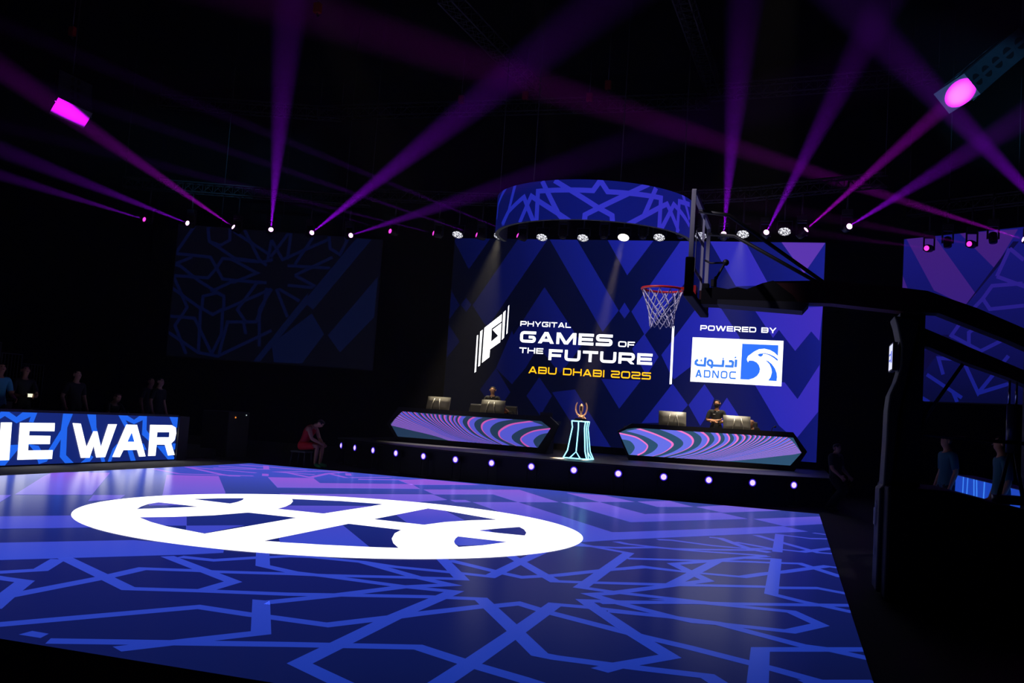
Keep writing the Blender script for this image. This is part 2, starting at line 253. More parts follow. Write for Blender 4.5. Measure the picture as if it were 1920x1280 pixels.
SCREEN_LIGHT = [[[-11.279,7.1],[-10.005,7.115],[-10.661,6.094]],[[-9.074,7.125],[-8.108,7.137],[-9.889,4.299],[-10.019,4.379],[-10.451,4.957]],[[-11.285,5.53],[-10.88,4.943],[-11.269,4.384]],[[-10.683,5.188],[-10.488,4.972],[-10.648,4.729],[-10.845,4.961]],[[-8.142,5.596],[-6.836,3.876],[-7.123,3.423],[-7.477,2.948],[-8.205,3.735],[-8.586,3.056],[-9.159,3.859]],[[-8.108,7.137],[-7.243,7.147],[-5.783,4.942],[-6.234,4.276]],[[-6.293,7.158],[-4.795,7.175],[-5.586,6.021]],[[-5.619,5.191],[-5.442,4.937],[-5.59,4.705],[-5.766,4.926]],[[-5.393,4.923],[-3.984,7.185],[-3.669,7.188],[-3.616,6.162],[-4.951,4.23]],[[-3.466,5.099],[-2.787,5.15],[-2.185,4.279],[-2.144,3.423],[-3.547,3.354],[-4.012,2.953],[-4.136,3.121],[-4.426,3.66]],[[-4.05,2.826],[-3.567,2.225],[-3.8,1.929],[-4.067,1.677],[-4.898,1.606]],[[-3.121,2.861],[-2.825,2.457],[-2.928,2.078],[-3.182,1.642],[-3.551,2.226]],[[-2.463,2.509],[-2.042,1.918],[-2.459,1.505],[-2.743,2.027]],[[-1.738,2.99],[-0.869,3.037],[-0.5,2.583],[0.06,3.589],[0.071,2.256],[-0.455,1.502],[-0.754,1.619],[-0.977,1.799]],[[-3.259,7.214],[-2.24,7.226],[-1.427,5.824],[-2.367,5.771],[-3.092,6.952]],[[-1.807,5.096],[0.083,5.254],[0.022,4.269],[-0.207,4.529],[-0.622,3.949],[-1.097,4.539],[-1.25,4.301]],[[-6.196,2.853],[-4.986,2.87],[-5.592,1.99]],[[-7.691,2.365],[-6.98,2.487],[-5.712,0.741],[-6.422,0.673]],[[-8.125,2.799],[-7.683,2.251],[-8.012,1.627],[-8.493,2.204]],[[-4.969,4.262],[-4.502,3.595],[-4.835,3.021],[-5.311,3.798]],[[-9.096,4.196],[-8.586,3.056],[-8.98,2.539],[-9.533,3.008]],[[-11.269,4.384],[-10.792,3.79],[-11.183,3.264]],[[-10.008,2.316],[-9.533,3.008],[-9.014,2.289],[-9.432,1.603]]]
SCREEN_PURPLE = [[[-1.242,7.237],[0.073,7.252],[0.069,7.081],[-0.474,6.184]]]
LOGO = [[[-10.232,4.004],[-10.189,4.023],[-10.177,2.867],[-10.226,2.83]],[[-10.131,4.131],[-10.055,4.197],[-10.06,3.065],[-10.119,3.028]],[[-10.003,4.252],[-9.458,4.706],[-9.453,4.475],[-9.761,4.24],[-9.749,3.831],[-9.768,3.586],[-9.772,3.341],[-10.003,3.149]],[[-9.732,4.206],[-9.453,4.43],[-9.45,3.826],[-9.768,3.586],[-9.749,3.831],[-9.533,4.022]],[[-9.418,4.753],[-9.344,4.833],[-9.337,3.97],[-9.408,3.898]],[[-9.272,4.951],[-9.239,5.004],[-9.235,4.114],[-9.272,4.077]]]
TEXTS = [['PHYGITAL',-8.837,4.357,1.611,0.155],['GAMES',-8.818,3.848,2.904,0.353],['OF',-5.734,3.846,0.5,0.168],['THE',-8.815,3.519,0.765,0.174],['FUTURE',-7.868,3.343,3.182,0.336],['ABU DHABI 2025',-8.476,2.906,3.774,0.214],['POWERED BY',-3.325,4.438,2.157,0.152]]
DIVIDER = [[-4.15,4.534],[-4.087,4.536],[-4.073,2.809],[-4.136,2.805]]
AD_BOX = [[-3.533,4.223],[-0.955,4.223],[-0.958,2.917],[-3.536,2.918]]
AD_BLUE = [[-2.104,4.095],[-1.089,4.094],[-1.091,3.061],[-2.11,3.059]]
AD_WHITE = [[-1.085,3.777],[-1.194,3.878],[-1.316,3.943],[-1.471,3.975],[-1.624,3.955],[-1.758,3.878],[-1.857,3.794],[-1.923,3.738],[-1.951,3.665],[-1.943,3.612],[-1.912,3.56],[-1.903,3.6],[-1.866,3.616],[-1.763,3.612],[-1.666,3.564],[-1.603,3.487],[-1.569,3.383],[-1.585,3.276],[-1.64,3.185],[-1.739,3.109],[-1.875,3.061],[-1.464,3.062],[-1.087,3.059]]
AD_BLUE2 = [[[-1.448,3.645],[-1.353,3.623],[-1.247,3.54],[-1.157,3.421],[-1.1,3.283],[-1.087,3.178],[-1.094,3.06],[-1.328,3.06],[-1.265,3.169],[-1.237,3.311],[-1.259,3.416],[-1.315,3.536],[-1.386,3.604]],[[-1.66,3.794],[-1.601,3.827],[-1.448,3.848],[-1.311,3.819],[-1.189,3.763],[-1.088,3.689],[-1.094,3.632],[-1.187,3.71],[-1.309,3.784],[-1.43,3.823],[-1.507,3.819],[-1.513,3.774],[-1.563,3.737],[-1.615,3.752],[-1.642,3.777]]]
AD_STROKES = [[[[-2.26,3.401],[-2.253,3.624]],0.1],[[[-2.286,3.658],[-2.281,3.689],[-2.25,3.694]],0.05],[[[-2.563,3.418],[-2.349,3.42],[-2.339,3.54],[-2.383,3.57],[-2.457,3.566]],0.1],[[[-2.934,3.418],[-2.623,3.419],[-2.617,3.594]],0.1],[[[-2.638,3.629],[-2.608,3.63]],0.09],[[[-2.931,3.418],[-2.927,3.511],[-2.968,3.563],[-3.021,3.569],[-3.062,3.514],[-3.048,3.448],[-2.996,3.415],[-2.931,3.418]],0.09],[[[-2.927,3.421],[-2.951,3.334]],0.09],[[[-3.133,3.649],[-3.142,3.407],[-3.34,3.41],[-3.407,3.448],[-3.407,3.506],[-3.378,3.543],[-3.339,3.56]],0.1],[[[-3.228,3.578],[-3.262,3.558],[-3.258,3.535],[-3.219,3.537]],0.04]]
AD_TEXT = ['ADNOC',-3.401,3.051,1.165,0.228]
BOARD_LETTERS = [[[-6.402,0.805],[-6.145,0.809],[-6.118,0.122],[-6.375,0.122]],[[-5.955,0.805],[-5.074,0.812],[-5.064,0.654],[-5.701,0.655],[-5.698,0.57],[-5.155,0.564],[-5.151,0.407],[-5.693,0.411],[-5.684,0.291],[-5.055,0.289],[-5.052,0.12],[-5.924,0.122]],[[-4.595,0.819],[-4.365,0.81],[-4.136,0.34],[-3.979,0.66],[-3.861,0.656],[-3.71,0.335],[-3.556,0.808],[-3.284,0.811],[-3.551,0.123],[-3.818,0.121],[-3.929,0.361],[-4.013,0.12],[-4.265,0.123]]]
BOARD_A = [[[-2.986,0.807],[-2.633,0.806],[-2.24,0.114],[-2.458,0.11],[-2.551,0.26],[-2.999,0.261],[-3.089,0.113],[-3.329,0.123]],[[-2.79,0.641],[-2.671,0.438],[-2.901,0.44]]]
BOARD_R = [[[-2.184,0.812],[-1.407,0.812],[-1.245,0.755],[-1.211,0.62],[-1.245,0.471],[-1.364,0.391],[-1.193,0.128],[-1.443,0.117],[-1.597,0.366],[-1.891,0.369],[-1.895,0.12],[-2.153,0.12]],[[-1.913,0.649],[-1.478,0.651],[-1.472,0.534],[-1.916,0.534]]]
BOARD_BLUE = [[[-6.586,0.886],[-6.416,1.001],[-6.241,1.005],[-6.048,0.911],[-5.907,1.007],[-5.547,1.011],[-5.622,0.816],[-5.739,0.825],[-5.704,0.924],[-6.032,0.795],[-6.324,0.923],[-6.573,0.792]],[[-4.878,1.009],[-4.606,1.008],[-4.726,0.725],[-4.68,0.185],[-4.449,0.03],[-4.672,0.017],[-4.85,0.154],[-4.867,0.496],[-5.176,0.071],[-5.379,0.027],[-5.5,0.255],[-5.696,0.411],[-5.428,0.375],[-5.251,0.173],[-4.893,0.678]],[[-4.21,1.008],[-3.947,1.009],[-3.898,0.744],[-3.531,0.03],[-3.636,0.021],[-4.003,0.636]],[[-4.251,0.025],[-4.006,0.184],[-3.896,0.134],[-3.985,0.041]],[[-3.269,1.004],[-2.977,1.003],[-2.742,0.914],[-2.572,1.004],[-2.322,1.004],[-2.288,0.694],[-2.127,0.565],[-2.17,0.449],[-2.432,0.591],[-2.452,0.911],[-2.728,0.818],[-3.019,0.902],[-2.775,0.666],[-2.836,0.565]],[[-1.523,1.006],[-1.195,1.005],[-1.179,0.755],[-1.311,0.754]],[[-1.887,0.342],[-1.593,0.34],[-1.183,0.066],[-1.199,0.026],[-1.415,0.017]],[[-3.457,0.016],[-3.336,0.295],[-3.222,0.392],[-2.343,0.398],[-2.221,0.255],[-2.867,0.264],[-2.718,0.287],[-2.556,0.031],[-2.716,0.015],[-2.867,0.264],[-3.261,0.281],[-3.349,0.013]],[[-6.517,0.386],[-5.921,0.402],[-5.936,0.305],[-6.2,0.022],[-6.308,0.025]],[[-1.321,0.391],[-1.167,0.39],[-1.154,0.246],[-1.278,0.256]]]
BOARD_RECT = [[-6.443,1.005],[-1.195,1.005],[-1.155,0.025],[-6.308,0.025],[-0.812,1.007]]
RING_LINES = [[[-48.13,7.233],[-62.85,6.879],[-64.64,6.514]],[[-38.83,7.205],[-44.0,6.569],[-51.76,6.286]],[[-49.89,6.272],[-43.96,6.554],[-30.57,6.834],[-22.19,6.186]],[[-32.64,6.214],[-25.09,6.828],[-7.51,6.358],[0.9,6.123]],[[-20.39,6.18],[-20.69,6.928],[10.47,6.909],[13.97,7.158],[18.17,6.903],[49.25,6.94],[49.2,6.179]],[[-18.33,7.165],[-7.51,6.358],[-3.83,6.181]],[[-10.86,7.156],[13.89,6.505],[7.09,6.332],[6.9,6.143]],[[40.76,7.204],[13.89,6.505],[21.17,6.354],[21.77,6.154]],[[45.56,7.152],[38.88,6.43],[28.72,6.141]],[[38.88,6.43],[48.77,6.706],[53.95,6.831],[65.38,6.249]],[[50.5,6.189],[59.41,6.87],[78.7,6.52]],[[63.87,6.206],[64.34,6.985],[77.4,7.035]],[[66.99,7.228],[71.21,6.997],[78.13,6.668]]]
LS_LINES = [[[1.521,6.919],[1.599,6.488],[2.456,5.998],[3.354,5.948],[3.657,6.051]],[[1.521,6.919],[1.811,7.142],[2.214,6.975],[2.25,6.579],[1.957,6.377],[1.599,6.488]],[[1.126,7.008],[0.581,6.011],[1.684,5.978],[1.908,5.638],[2.072,5.968],[3.238,5.939]],[[0.556,5.653],[0.751,5.628],[1.368,5.201],[2.017,4.855],[1.568,4.703],[1.565,4.309],[1.927,4.139],[2.254,4.36],[2.219,4.752],[1.858,4.903],[2.519,5.289],[3.528,5.286]],[[0.551,5.297],[1.668,5.303],[1.908,5.638],[2.132,5.299],[3.374,5.274]],[[0.556,5.653],[1.108,5.933]],[[2.685,6.932],[3.232,6.018],[3.481,5.839]],[[2.341,6.865],[3.608,6.167],[4.122,7.006]],[[3.564,6.682],[3.502,6.039]],[[3.564,6.682],[3.967,6.075],[5.428,6.869]],[[4.164,6.97],[4.122,6.087]],[[5.379,6.985],[5.454,6.55],[5.782,6.376],[5.978,6.872],[5.806,7.059],[5.379,6.985]],[[4.139,5.889],[5.505,5.915]],[[4.398,5.591],[5.554,6.278]],[[4.398,5.591],[5.087,5.285]],[[4.192,5.257],[5.013,5.24]],[[4.878,6.866],[4.368,5.947]],[[2.383,5.952],[3.192,5.578],[2.449,5.204]],[[3.219,5.263],[2.68,4.353],[2.983,3.981],[3.29,4.004],[3.509,4.612],[3.542,5.129]],[[3.854,5.113],[4.279,4.234]],[[3.7,5.101],[3.372,4.404],[3.474,3.23]],[[2.258,4.321],[3.7,5.101]],[[3.931,5.118],[4.622,4.774]],[[0.508,4.939],[1.527,4.306],[1.582,2.86]],[[0.593,5.261],[1.103,4.314],[0.777,3.702],[1.202,2.833]],[[0.519,3.996],[1.365,3.98],[2.002,2.89]],[[0.567,3.491],[1.579,2.899],[2.199,2.826],[3.814,3.766]],[[2.219,4.318],[2.251,3.535],[1.971,2.81]],[[2.231,2.906],[2.408,3.939],[2.906,3.975],[3.017,3.59]]]
LS_LIGHT = [[[3.324,2.73],[4.871,5.07],[4.865,4.673],[3.518,2.724]],[[4.881,4.952],[6.072,6.679],[6.357,7.063],[6.867,7.103],[5.072,4.53],[4.865,4.673]],[[3.851,3.336],[5.043,4.409],[5.485,3.769],[4.867,2.78],[3.978,2.757]],[[7.051,5.753],[7.036,4.437],[6.037,3.217],[5.605,3.738]]]
RS_LIGHT = [[[-0.521,7.43],[0.323,7.377],[1.535,5.66],[1.262,5.356],[0.375,5.823]],[[1.042,7.368],[2.575,7.314],[2.006,6.323]],[[-0.603,6.42],[-0.525,5.27],[-0.001,5.05],[-0.11,5.253]]]
RS_DARK = [[[2.465,7.002],[2.612,6.987],[1.049,5.077],[0.679,4.574]],[[0.101,4.062],[0.679,4.574],[0.937,4.568],[0.121,3.474]]]
RS_LINES = [[[2.072,6.099],[2.728,5.808],[2.727,5.87]],[[2.727,5.87],[1.958,5.856],[1.724,5.524],[1.915,5.232],[2.775,5.287]],[[2.381,6.823],[2.746,6.482]],[[2.072,6.099],[2.381,6.823]],[[0.938,4.536],[1.703,4.113],[2.412,4.473]],[[1.388,4.305],[1.379,4.621],[1.561,4.743]],[[0.255,3.475],[1.244,2.855]],[[0.569,3.929],[0.714,3.48],[0.569,3.929],[1.212,3.895]],[[1.278,3.8],[1.673,2.991],[2.425,3.984]],[[0.985,3.038],[1.121,2.738]],[[1.673,2.991],[2.443,3.252]],[[1.724,5.524],[1.18,4.945],[0.875,4.505]],[[0.144,2.824],[0.347,2.713]]]
DR_PANEL = [[-0.309,1.307],[-0.11,1.415],[0.109,1.461],[4.181,1.484],[4.409,1.106],[4.134,0.768],[-0.025,0.762]]
DR_FRAME = [[-0.343,1.352],[0.008,1.571],[4.175,1.625],[4.559,1.148],[4.251,0.626],[-0.018,0.652]]
DL_PANEL = [[0.071,1.476],[4.304,1.471],[4.581,1.299],[4.254,0.773],[-0.01,0.766],[-0.278,1.109]]
DL_FRAME = [[-0.065,1.599],[4.527,1.601],[4.787,1.404],[4.477,0.652],[-0.018,0.642],[-0.405,1.118]]
DR_CURVES = [[[-0.308,1.298],[0.122,1.226],[0.382,1.087],[0.441,0.997],[0.363,0.866],[0.196,0.767]],[[0.235,1.454],[0.62,1.354],[0.974,1.221],[1.112,1.12],[1.049,1.006],[0.852,0.867],[0.59,0.762]],[[1.293,1.469],[1.535,1.368],[1.63,1.233],[1.55,1.071],[1.275,0.912],[0.873,0.762]],[[1.861,1.472],[1.993,1.368],[2.02,1.26],[1.896,1.094],[1.559,0.915],[1.062,0.763]],[[2.24,1.472],[2.308,1.373],[2.283,1.246],[2.086,1.091],[1.686,0.892],[1.22,0.761]],[[2.666,1.479],[2.733,1.386],[2.692,1.273],[2.494,1.119],[2.031,0.915],[1.409,0.761]],[[3.171,1.485],[3.22,1.45],[3.116,1.318],[2.84,1.142],[2.284,0.917],[1.63,0.763]],[[3.613,1.486],[3.584,1.428],[3.401,1.29],[3.062,1.126],[2.442,0.896],[1.913,0.763]],[[4.039,1.483],[3.932,1.404],[3.718,1.264],[3.284,1.087],[2.663,0.895],[2.228,0.766]],[[4.409,1.113],[4.2,1.055],[3.919,1.005],[3.45,0.917],[2.981,0.838],[2.543,0.771]]]
DR_INNER = [[-0.22,1.146],[-0.011,1.113],[0.114,0.968],[0.057,0.827],[-0.017,0.759]]
DL_INNER = [[4.588,1.193],[4.296,1.112],[4.124,0.962],[4.166,0.843],[4.237,0.774]]
DL_CURVES = [[[4.581,1.293],[4.156,1.21],[3.896,1.1],[3.754,0.967],[3.847,0.85],[4.021,0.764]],[[3.971,1.459],[3.437,1.348],[3.173,1.206],[3.08,1.075],[3.194,0.927],[3.65,0.768]],[[2.912,1.455],[2.674,1.378],[2.561,1.26],[2.608,1.106],[2.848,0.934],[3.241,0.769]],[[2.298,1.458],[2.18,1.378],[2.147,1.265],[2.272,1.115],[2.567,0.946],[3.137,0.774]],[[1.888,1.456],[1.841,1.373],[1.867,1.279],[2.022,1.13],[2.392,0.934],[3.068,0.775]],[[1.618,1.455],[1.607,1.374],[1.65,1.281],[1.844,1.118],[2.216,0.921],[2.93,0.771]],[[1.107,1.456],[1.152,1.362],[1.29,1.242],[1.557,1.099],[2.004,0.907],[2.721,0.768]],[[0.663,1.462],[0.764,1.371],[0.959,1.253],[1.264,1.112],[1.752,0.921],[2.511,0.766]],[[0.079,1.473],[0.239,1.371],[0.552,1.228],[0.972,1.093],[1.5,0.903],[2.158,0.759]],[[-0.266,1.067],[0.081,1.018],[0.463,0.962],[0.877,0.909],[1.287,0.841],[1.584,0.772]]]
BEAMS = [[[-20.293, 4.565, 6.9], [-21.414, -0.023, 7.104], 0.5], [[-19.083, 5.076, 6.9], [-19.836, -1.662, 7.311], 0.7], [[-17.762, 5.587, 6.9], [-20.274, 0.782, 9.099], 0.7], [[-16.625, 5.946, 6.9], [-10.961, -3.408, 9.842], 1.1], [[-15.418, 6.386, 6.9], [-4.138, -3.438, 9.515], 1.2], [[-14.238, 6.745, 6.9], [-2.79, -2.839, 7.119], 0.6], [[-12.58, 6.007, 6.9], [-14.764, 1.962, 7.11], 0.08], [[-11.272, 6.263, 6.9], [-16.764, 2.366, 7.672], 0.3], [[-9.949, 6.435, 6.9], [-15.349, 2.743, 8.22], 0.4], [[-8.665, 6.447, 6.9], [-13.634, 3.233, 8.489], 0.4], [[-2.625, 5.904, 6.9], [-1.704, -3.727, 9.133], 1], [[-1.488, 5.634, 6.9], [0.506, -3.049, 8.912], 0.9], [[-0.469, 5.243, 6.9], [2.748, 3.212, 9.658], 0.75], [[0.572, 4.803, 6.9], [3.107, -2.148, 7.401], 0.9], [[2.711, 7.596, 6.9], [-1.68, -0.309, 5.844], 0.12], [[3.674, 6.917, 6.9], [-2.066, -2.52, 5.874], 0.2], [[4.813, 6.2, 6.9], [-3.783, 5.041, 9.536], 0.6], [[5.826, 5.803, 6.9], [0.136, -3.174, 9.093], 1.2]]
WASH = [[-10.556, 6.467, 6.9], [-9.264, 6.559, 6.9], [-7.985, 6.728, 6.9], [-6.738, 6.736, 6.9], [-5.51, 6.586, 6.9], [-4.471, 6.527, 6.9], [-3.274, 6.232, 6.9], [-2.115, 5.95, 6.9], [-1.02, 5.542, 6.9]]
SPK_R = [[2.864, 3.335, 9.851], [-0.629, -0.248, 0.737], [0.564, 0.506, 0.652], [-0.535, 0.826, -0.178]]
SPK_L = [[-20.386, 1.153, 9.271], [-0.498, -0.842, 0.205], [-0.528, 0.482, 0.699], [-0.688, 0.24, -0.685]]
STAGE_LAMP_PX = []
CEILING_TRUSSES = [[[-18.444, 11.706, 12.6], [-3.774, 11.636, 12.6]], [[-10.116, 2.971, 12.8], [-9.535, 10.882, 12.8]], [[-3.857, 3.522, 12.8], [-3.585, 10.913, 12.8]], [[-24.251, 9.85, 12.6], [-17.669, 11.959, 12.6]], [[-3.709, 10.847, 12.6], [3.148, 9.835, 12.6]]]
HOISTS = [[-7.558, 10.027, 12.2], [-6.72, 8.925, 12.2], [-9.681, 9.679, 12.2], [-12.026, 9.855, 12.2], [-22.114, 2.766, 12.2], [-13.537, 2.241, 12.2]]
# ------------------------------------------------------------------ shared materials
BLACK = speckle(mat('black_cloth', '0a0a0c', .9, spec=.1), 6, .2)
MATTE = speckle(mat('matte_black_metal', '101014', .55), 9, .15)
DARK = speckle(mat('dark_grey_paint', '1c1c22', .5), 9, .15)
STEEL = speckle(mat('dull_steel', '55555c', .35, .8), 15, .1)
CHROME = mat('chrome', 'c8c8d0', .18, 1)
GREY = speckle(mat('grey_carpet', '6c6a66', .95, spec=.05), 30, .15)
WHITE_E = mat('white_light', '000000', .5, emit='ffffff', es=1.6)
# ------------------------------------------------------------------ hall
H0, H1, K0, K1, TOP, FZ = -26, 12, -25, 12.5, 14.0, -.03
hall = speckle(mat('black_drape', '08080a', .95, spec=.05), 2, .3)
floor_m = speckle(mat('black_floor', '09090b', .75, spec=.15), 4, .25)
struct(MB().box(((H0+H1)/2, (K0+K1)/2, FZ-.1), ((H1-H0)/2+.4, (K1-K0)/2+.4, .1)).build('floor', floor_m))
struct(MB().box(((H0+H1)/2, (K0+K1)/2, TOP+.1), ((H1-H0)/2+.4, (K1-K0)/2+.4, .1)).build('ceiling', hall))
struct(MB().box(((H0+H1)/2, K1+.1, (TOP+FZ)/2), ((H1-H0)/2, .1, (TOP-FZ)/2)).build('wall_back', hall))
struct(MB().box(((H0+H1)/2, K0-.1, (TOP+FZ)/2), ((H1-H0)/2, .1, (TOP-FZ)/2)).build('wall_front', hall))
struct(MB().box((H0-.1, (K0+K1)/2, (TOP+FZ)/2), (.1, (K1-K0)/2, (TOP-FZ)/2)).build('wall_left', hall))
struct(MB().box((H1+.1, (K0+K1)/2, (TOP+FZ)/2), (.1, (K1-K0)/2, (TOP-FZ)/2)).build('wall_right', hall))
# ------------------------------------------------------------------ LED court
CW, CD = 13.024, 17.36
FAX = (-.4/13, .6/17, 0, .6)
f_dark = led('court_dark_blue', FAX, [(0, '06081e'), (.06, '080b2a'), (.15, '0c164c'), (.33, '151d68'), (.5, '1e2c80'), (.67, '34429a'), (.83, '4250c4'), (1, '4450c8')], .98, rough=.3, spec=.12)
f_light = led('court_light_violet', FAX, [(0, '0e1858'), (.06, '12206e'), (.15, '1e38a4'), (.33, '344acc'), (.5, '464ac8'), (.67, '7660da'), (.83, '965cdc'), (1, '965cdc')], .95, rough=.3, spec=.12)
f_white = mat('court_white', '050505', .3, emit='fffcff', es=1.75, spec=.12)
for m_ in (f_dark, f_light, f_white): satin(m_, 1.2, .2)
cb = MB(); lo, hi = (-CW, -CD), (0, 0)
cb.box((-CW/2, -CD/2, FZ/2-.0005), (CW/2, CD/2, -FZ/2-.0005), 3)
cb.poly([(-CW, -CD, 0), (0, -CD, 0), (0, 0, 0), (-CW, 0, 0)], 0)
def flat(polys, z, m):
    for p in polys:
        p = clip([list(q[:2]) for q in p], lo, hi)
        if len(p) > 2:
            ar = sum(p[i-1][0]*p[i][1]-p[i][0]*p[i-1][1] for i in range(len(p)))
            if abs(ar) > 1e-6: cb.poly([(q[0], q[1], z) for q in (p if ar > 0 else p[::-1])], m)
for k, l in enumerate(FLOOR_LINES): flat(strip(l, .131), .0006+.00002*k, 1)
flat([FLOOR_DIAMOND], .0006, 1); flat(FLOOR_LIGHT, .0022, 1)
LC, LR = (-6.345, -8.677), 3.272
flat([[(LC[0]+LR*math.cos(2*math.pi*i/128), LC[1]+LR*math.sin(2*math.pi*i/128)) for i in range(128)]], .003, 2)
flat(LOGO_HOLES, .0036, 0); flat(HOLE_LIGHT, .0042, 1)
court = cb.build('led_court', [f_dark, f_light, f_white, MATTE])
tag(court, 'glowing blue and violet basketball court of LED floor tiles with a white ball emblem', 'court')
# grey strip between the court and the side board
tag(MB().box((-13.78, -8.7, -.012), (.74, 8.9, .012)).build('court_border', GREY), 'grey carpet border strip between the court and the lettered board', 'border')
# ------------------------------------------------------------------ perimeter boards
def board_frame(mb, c, h): mb.box(c, h)
b_navy = mat('board_navy', '040408', .4, emit='0a1e64', es=LED); b_blue = mat('board_blue', '040408', .4, emit='1858d2', es=LED*1.05)
b_white = mat('board_white', '040408', .4, emit='ffffff', es=2.0)
bt = thing('perimeter_board', 'long blue LED board with large white letters left of the court', 'board', (-14.3, -5, FZ))
def bpart(name, mb, m): o = mb.build(name, m, bt); o.location = (14.3, 5, -FZ); return o
X = -14.3
d = MB(); y0, y1 = -9.6, BOARD_RECT[1][0]
d.poly([(X, y0, .025), (X, y1, .025), (X, y1, 1.005), (X, y0, 1.005)], 0)
for p in BOARD_BLUE:
    p = clip([list(q) for q in p], (y0, .026), (y1, 1.0))
    d.poly([(X+.004, a, b) for a, b in p], 1)
for p in BOARD_LETTERS + [BOARD_A[0], BOARD_R[0]]: d.poly([(X+.008, a, b) for a, b in p], 2)
d.poly([(X+.012, a, b) for a, b in BOARD_A[1]], 1); d.poly([(X+.012, a, b) for a, b in BOARD_R[1]], 0)
bpart('led_face', d, [b_navy, b_blue, b_white])
bpart('housing', MB().box((X-.2, (y0+y1)/2, .49), (.195, (y1-y0)/2, .52)), MATTE)
bpart('end_cap', MB().box((X-.15, y1+.2, .49), (.2, .19, .53)), DARK)
bpart('top_rail', MB().box((X-.1, (y0+y1)/2, 1.03), (.12, (y1-y0)/2, .02)), DARK)
# the board nearest the camera seen from behind
nt_ = thing('perimeter_board', 'black back of the LED board along the near edge of the court', 'board', (-5, -19.05, FZ))
for nm, mb, m in (('housing', MB().box((-7.2, -19.05, .49), (6.9, .15, .505)), BLACK), ('led_face', MB().poly([(-14, -18.895, .03), (-.4, -18.895, .03), (-.4, -18.895, .98), (-14, -18.895, .98)]), b_navy)):
    o = mb.build(nm, m, nt_); o.location = (5, 19.05, -FZ)
# board at the right end
rt = thing('perimeter_board', 'blue LED board with pale stripes seen behind the basketball stand', 'board', (2.5, -3, FZ))
rd = MB(); rd.poly([(2.4, -7.2, .03), (2.4, -.6, .03), (2.4, -.6, 1.0), (2.4, -7.2, 1.0)][::-1], 0)
for i, (a, b) in enumerate([(-1.5, -1.4), (-1.95, -1.75), (-2.55, -2.7), (-2.8, -3.0), (-3.5, -3.3), (-4.2, -4.6), (-5.4, -5.0), (-6.2, -6.5)]):
    rd.poly([(2.396, a, 1.0), (2.396, a-.1, 1.0), (2.396, b-.12, .03), (2.396, b, .03)], 1)
o = rd.build('led_face', [mat('board_mid_blue', '040408', .4, emit='1440b4', es=1.0), mat('board_pale_blue', '040408', .4, emit='3c82f0', es=1.0)], rt); o.location = (-2.5, 3, -FZ)
o = MB().box((2.56, -3.9, .49), (.155, 3.3, .52)).build('housing', MATTE, rt); o.location = (-2.5, 3, -FZ)
# ------------------------------------------------------------------ main LED screen
SX0, SX1, SZ0, SZ1, SY = -11.2, .078, .83, 7.09, 8.0
SAX = (1/11.3, 0, .03, 11.2/11.3-.17)
s_dark = led('screen_dark', SAX, [(0, '02030c'), (.25, '03051a'), (.5, '040932'), (.72, '080e4e'), (.9, '0e1464'), (1, '141a78')])
s_light = led('screen_light', SAX, [(0, '030626'), (.22, '070c44'), (.42, '0e166c'), (.62, '1a1f92'), (.8, '2826a2'), (1, '3a28a6')])
s_purple = mat('screen_purple', '030304', .5, spec=.08, emit='52309e', es=LED)
s_white = mat('screen_white', '030304', .5, spec=.08, emit='ffffff', es=2.0); s_orange = mat('screen_orange', '030304', .5, spec=.08, emit='ffb414', es=1.5)
s_blue = mat('screen_blue', '030304', .5, spec=.08, emit='2c6cf4', es=LED); s_tblue = mat('screen_letter_blue', '030304', .5, spec=.08, emit='3a78e0', es=LED)
ms = thing('led_screen', 'huge stage LED screen with white event title, sponsor box and blue zigzag pattern', 'screen', (-5.56, SY, .64))
sd = MB(); sd.poly([(SX0, SY, SZ0), (SX1, SY, SZ0), (SX1, SY, SZ1), (SX0, SY, SZ1)], 0)
def onscreen(polys, dy, m):
    for p in polys:
        p = clip([list(q) for q in p], (SX0, SZ0), (SX1, SZ1))
        if len(p) > 2: sd.poly([(a, SY-dy, b) for a, b in p], m)
onscreen(SCREEN_LIGHT, .003, 1); onscreen(SCREEN_PURPLE, .006, 2); onscreen(LOGO, .009, 3)
for s_, x, z, wd, h in TEXTS: onscreen(text_polys(s_, x, z, wd, h, t=.245 if s_ in ('GAMES', 'FUTURE') else (.2 if s_ != 'ABU DHABI 2025' else .185)), .009, 4 if s_.startswith('ABU') else 3)
onscreen([DIVIDER, AD_BOX], .009, 3); onscreen([AD_BLUE], .012, 5); onscreen([AD_WHITE], .015, 3); onscreen(AD_BLUE2, .018, 5)
for pts, wd in AD_STROKES: onscreen(strip(pts, wd*.74), .014, 6)
s_, x, z, wd, h = AD_TEXT; onscreen(text_polys(s_, x, z, wd, h, t=.2, base=.95, gap=.24), .014, 6)
def mpart(name, mb, m): o = mb.build(name, m, ms); o.location = (5.56, -SY, -.64); return o
mpart('display', sd, [s_dark, s_light, s_purple, s_white, s_orange, s_blue, s_tblue])
mpart('cabinet', MB().box(((SX0+SX1)/2, SY+.16, (SZ0+SZ1)/2), ((SX1-SX0)/2+.02, .15, (SZ1-SZ0)/2+.02)), MATTE)
mpart('plinth', MB().box(((SX0+SX1)/2, SY+.2, .73), ((SX1-SX0)/2, .18, .09)), BLACK)
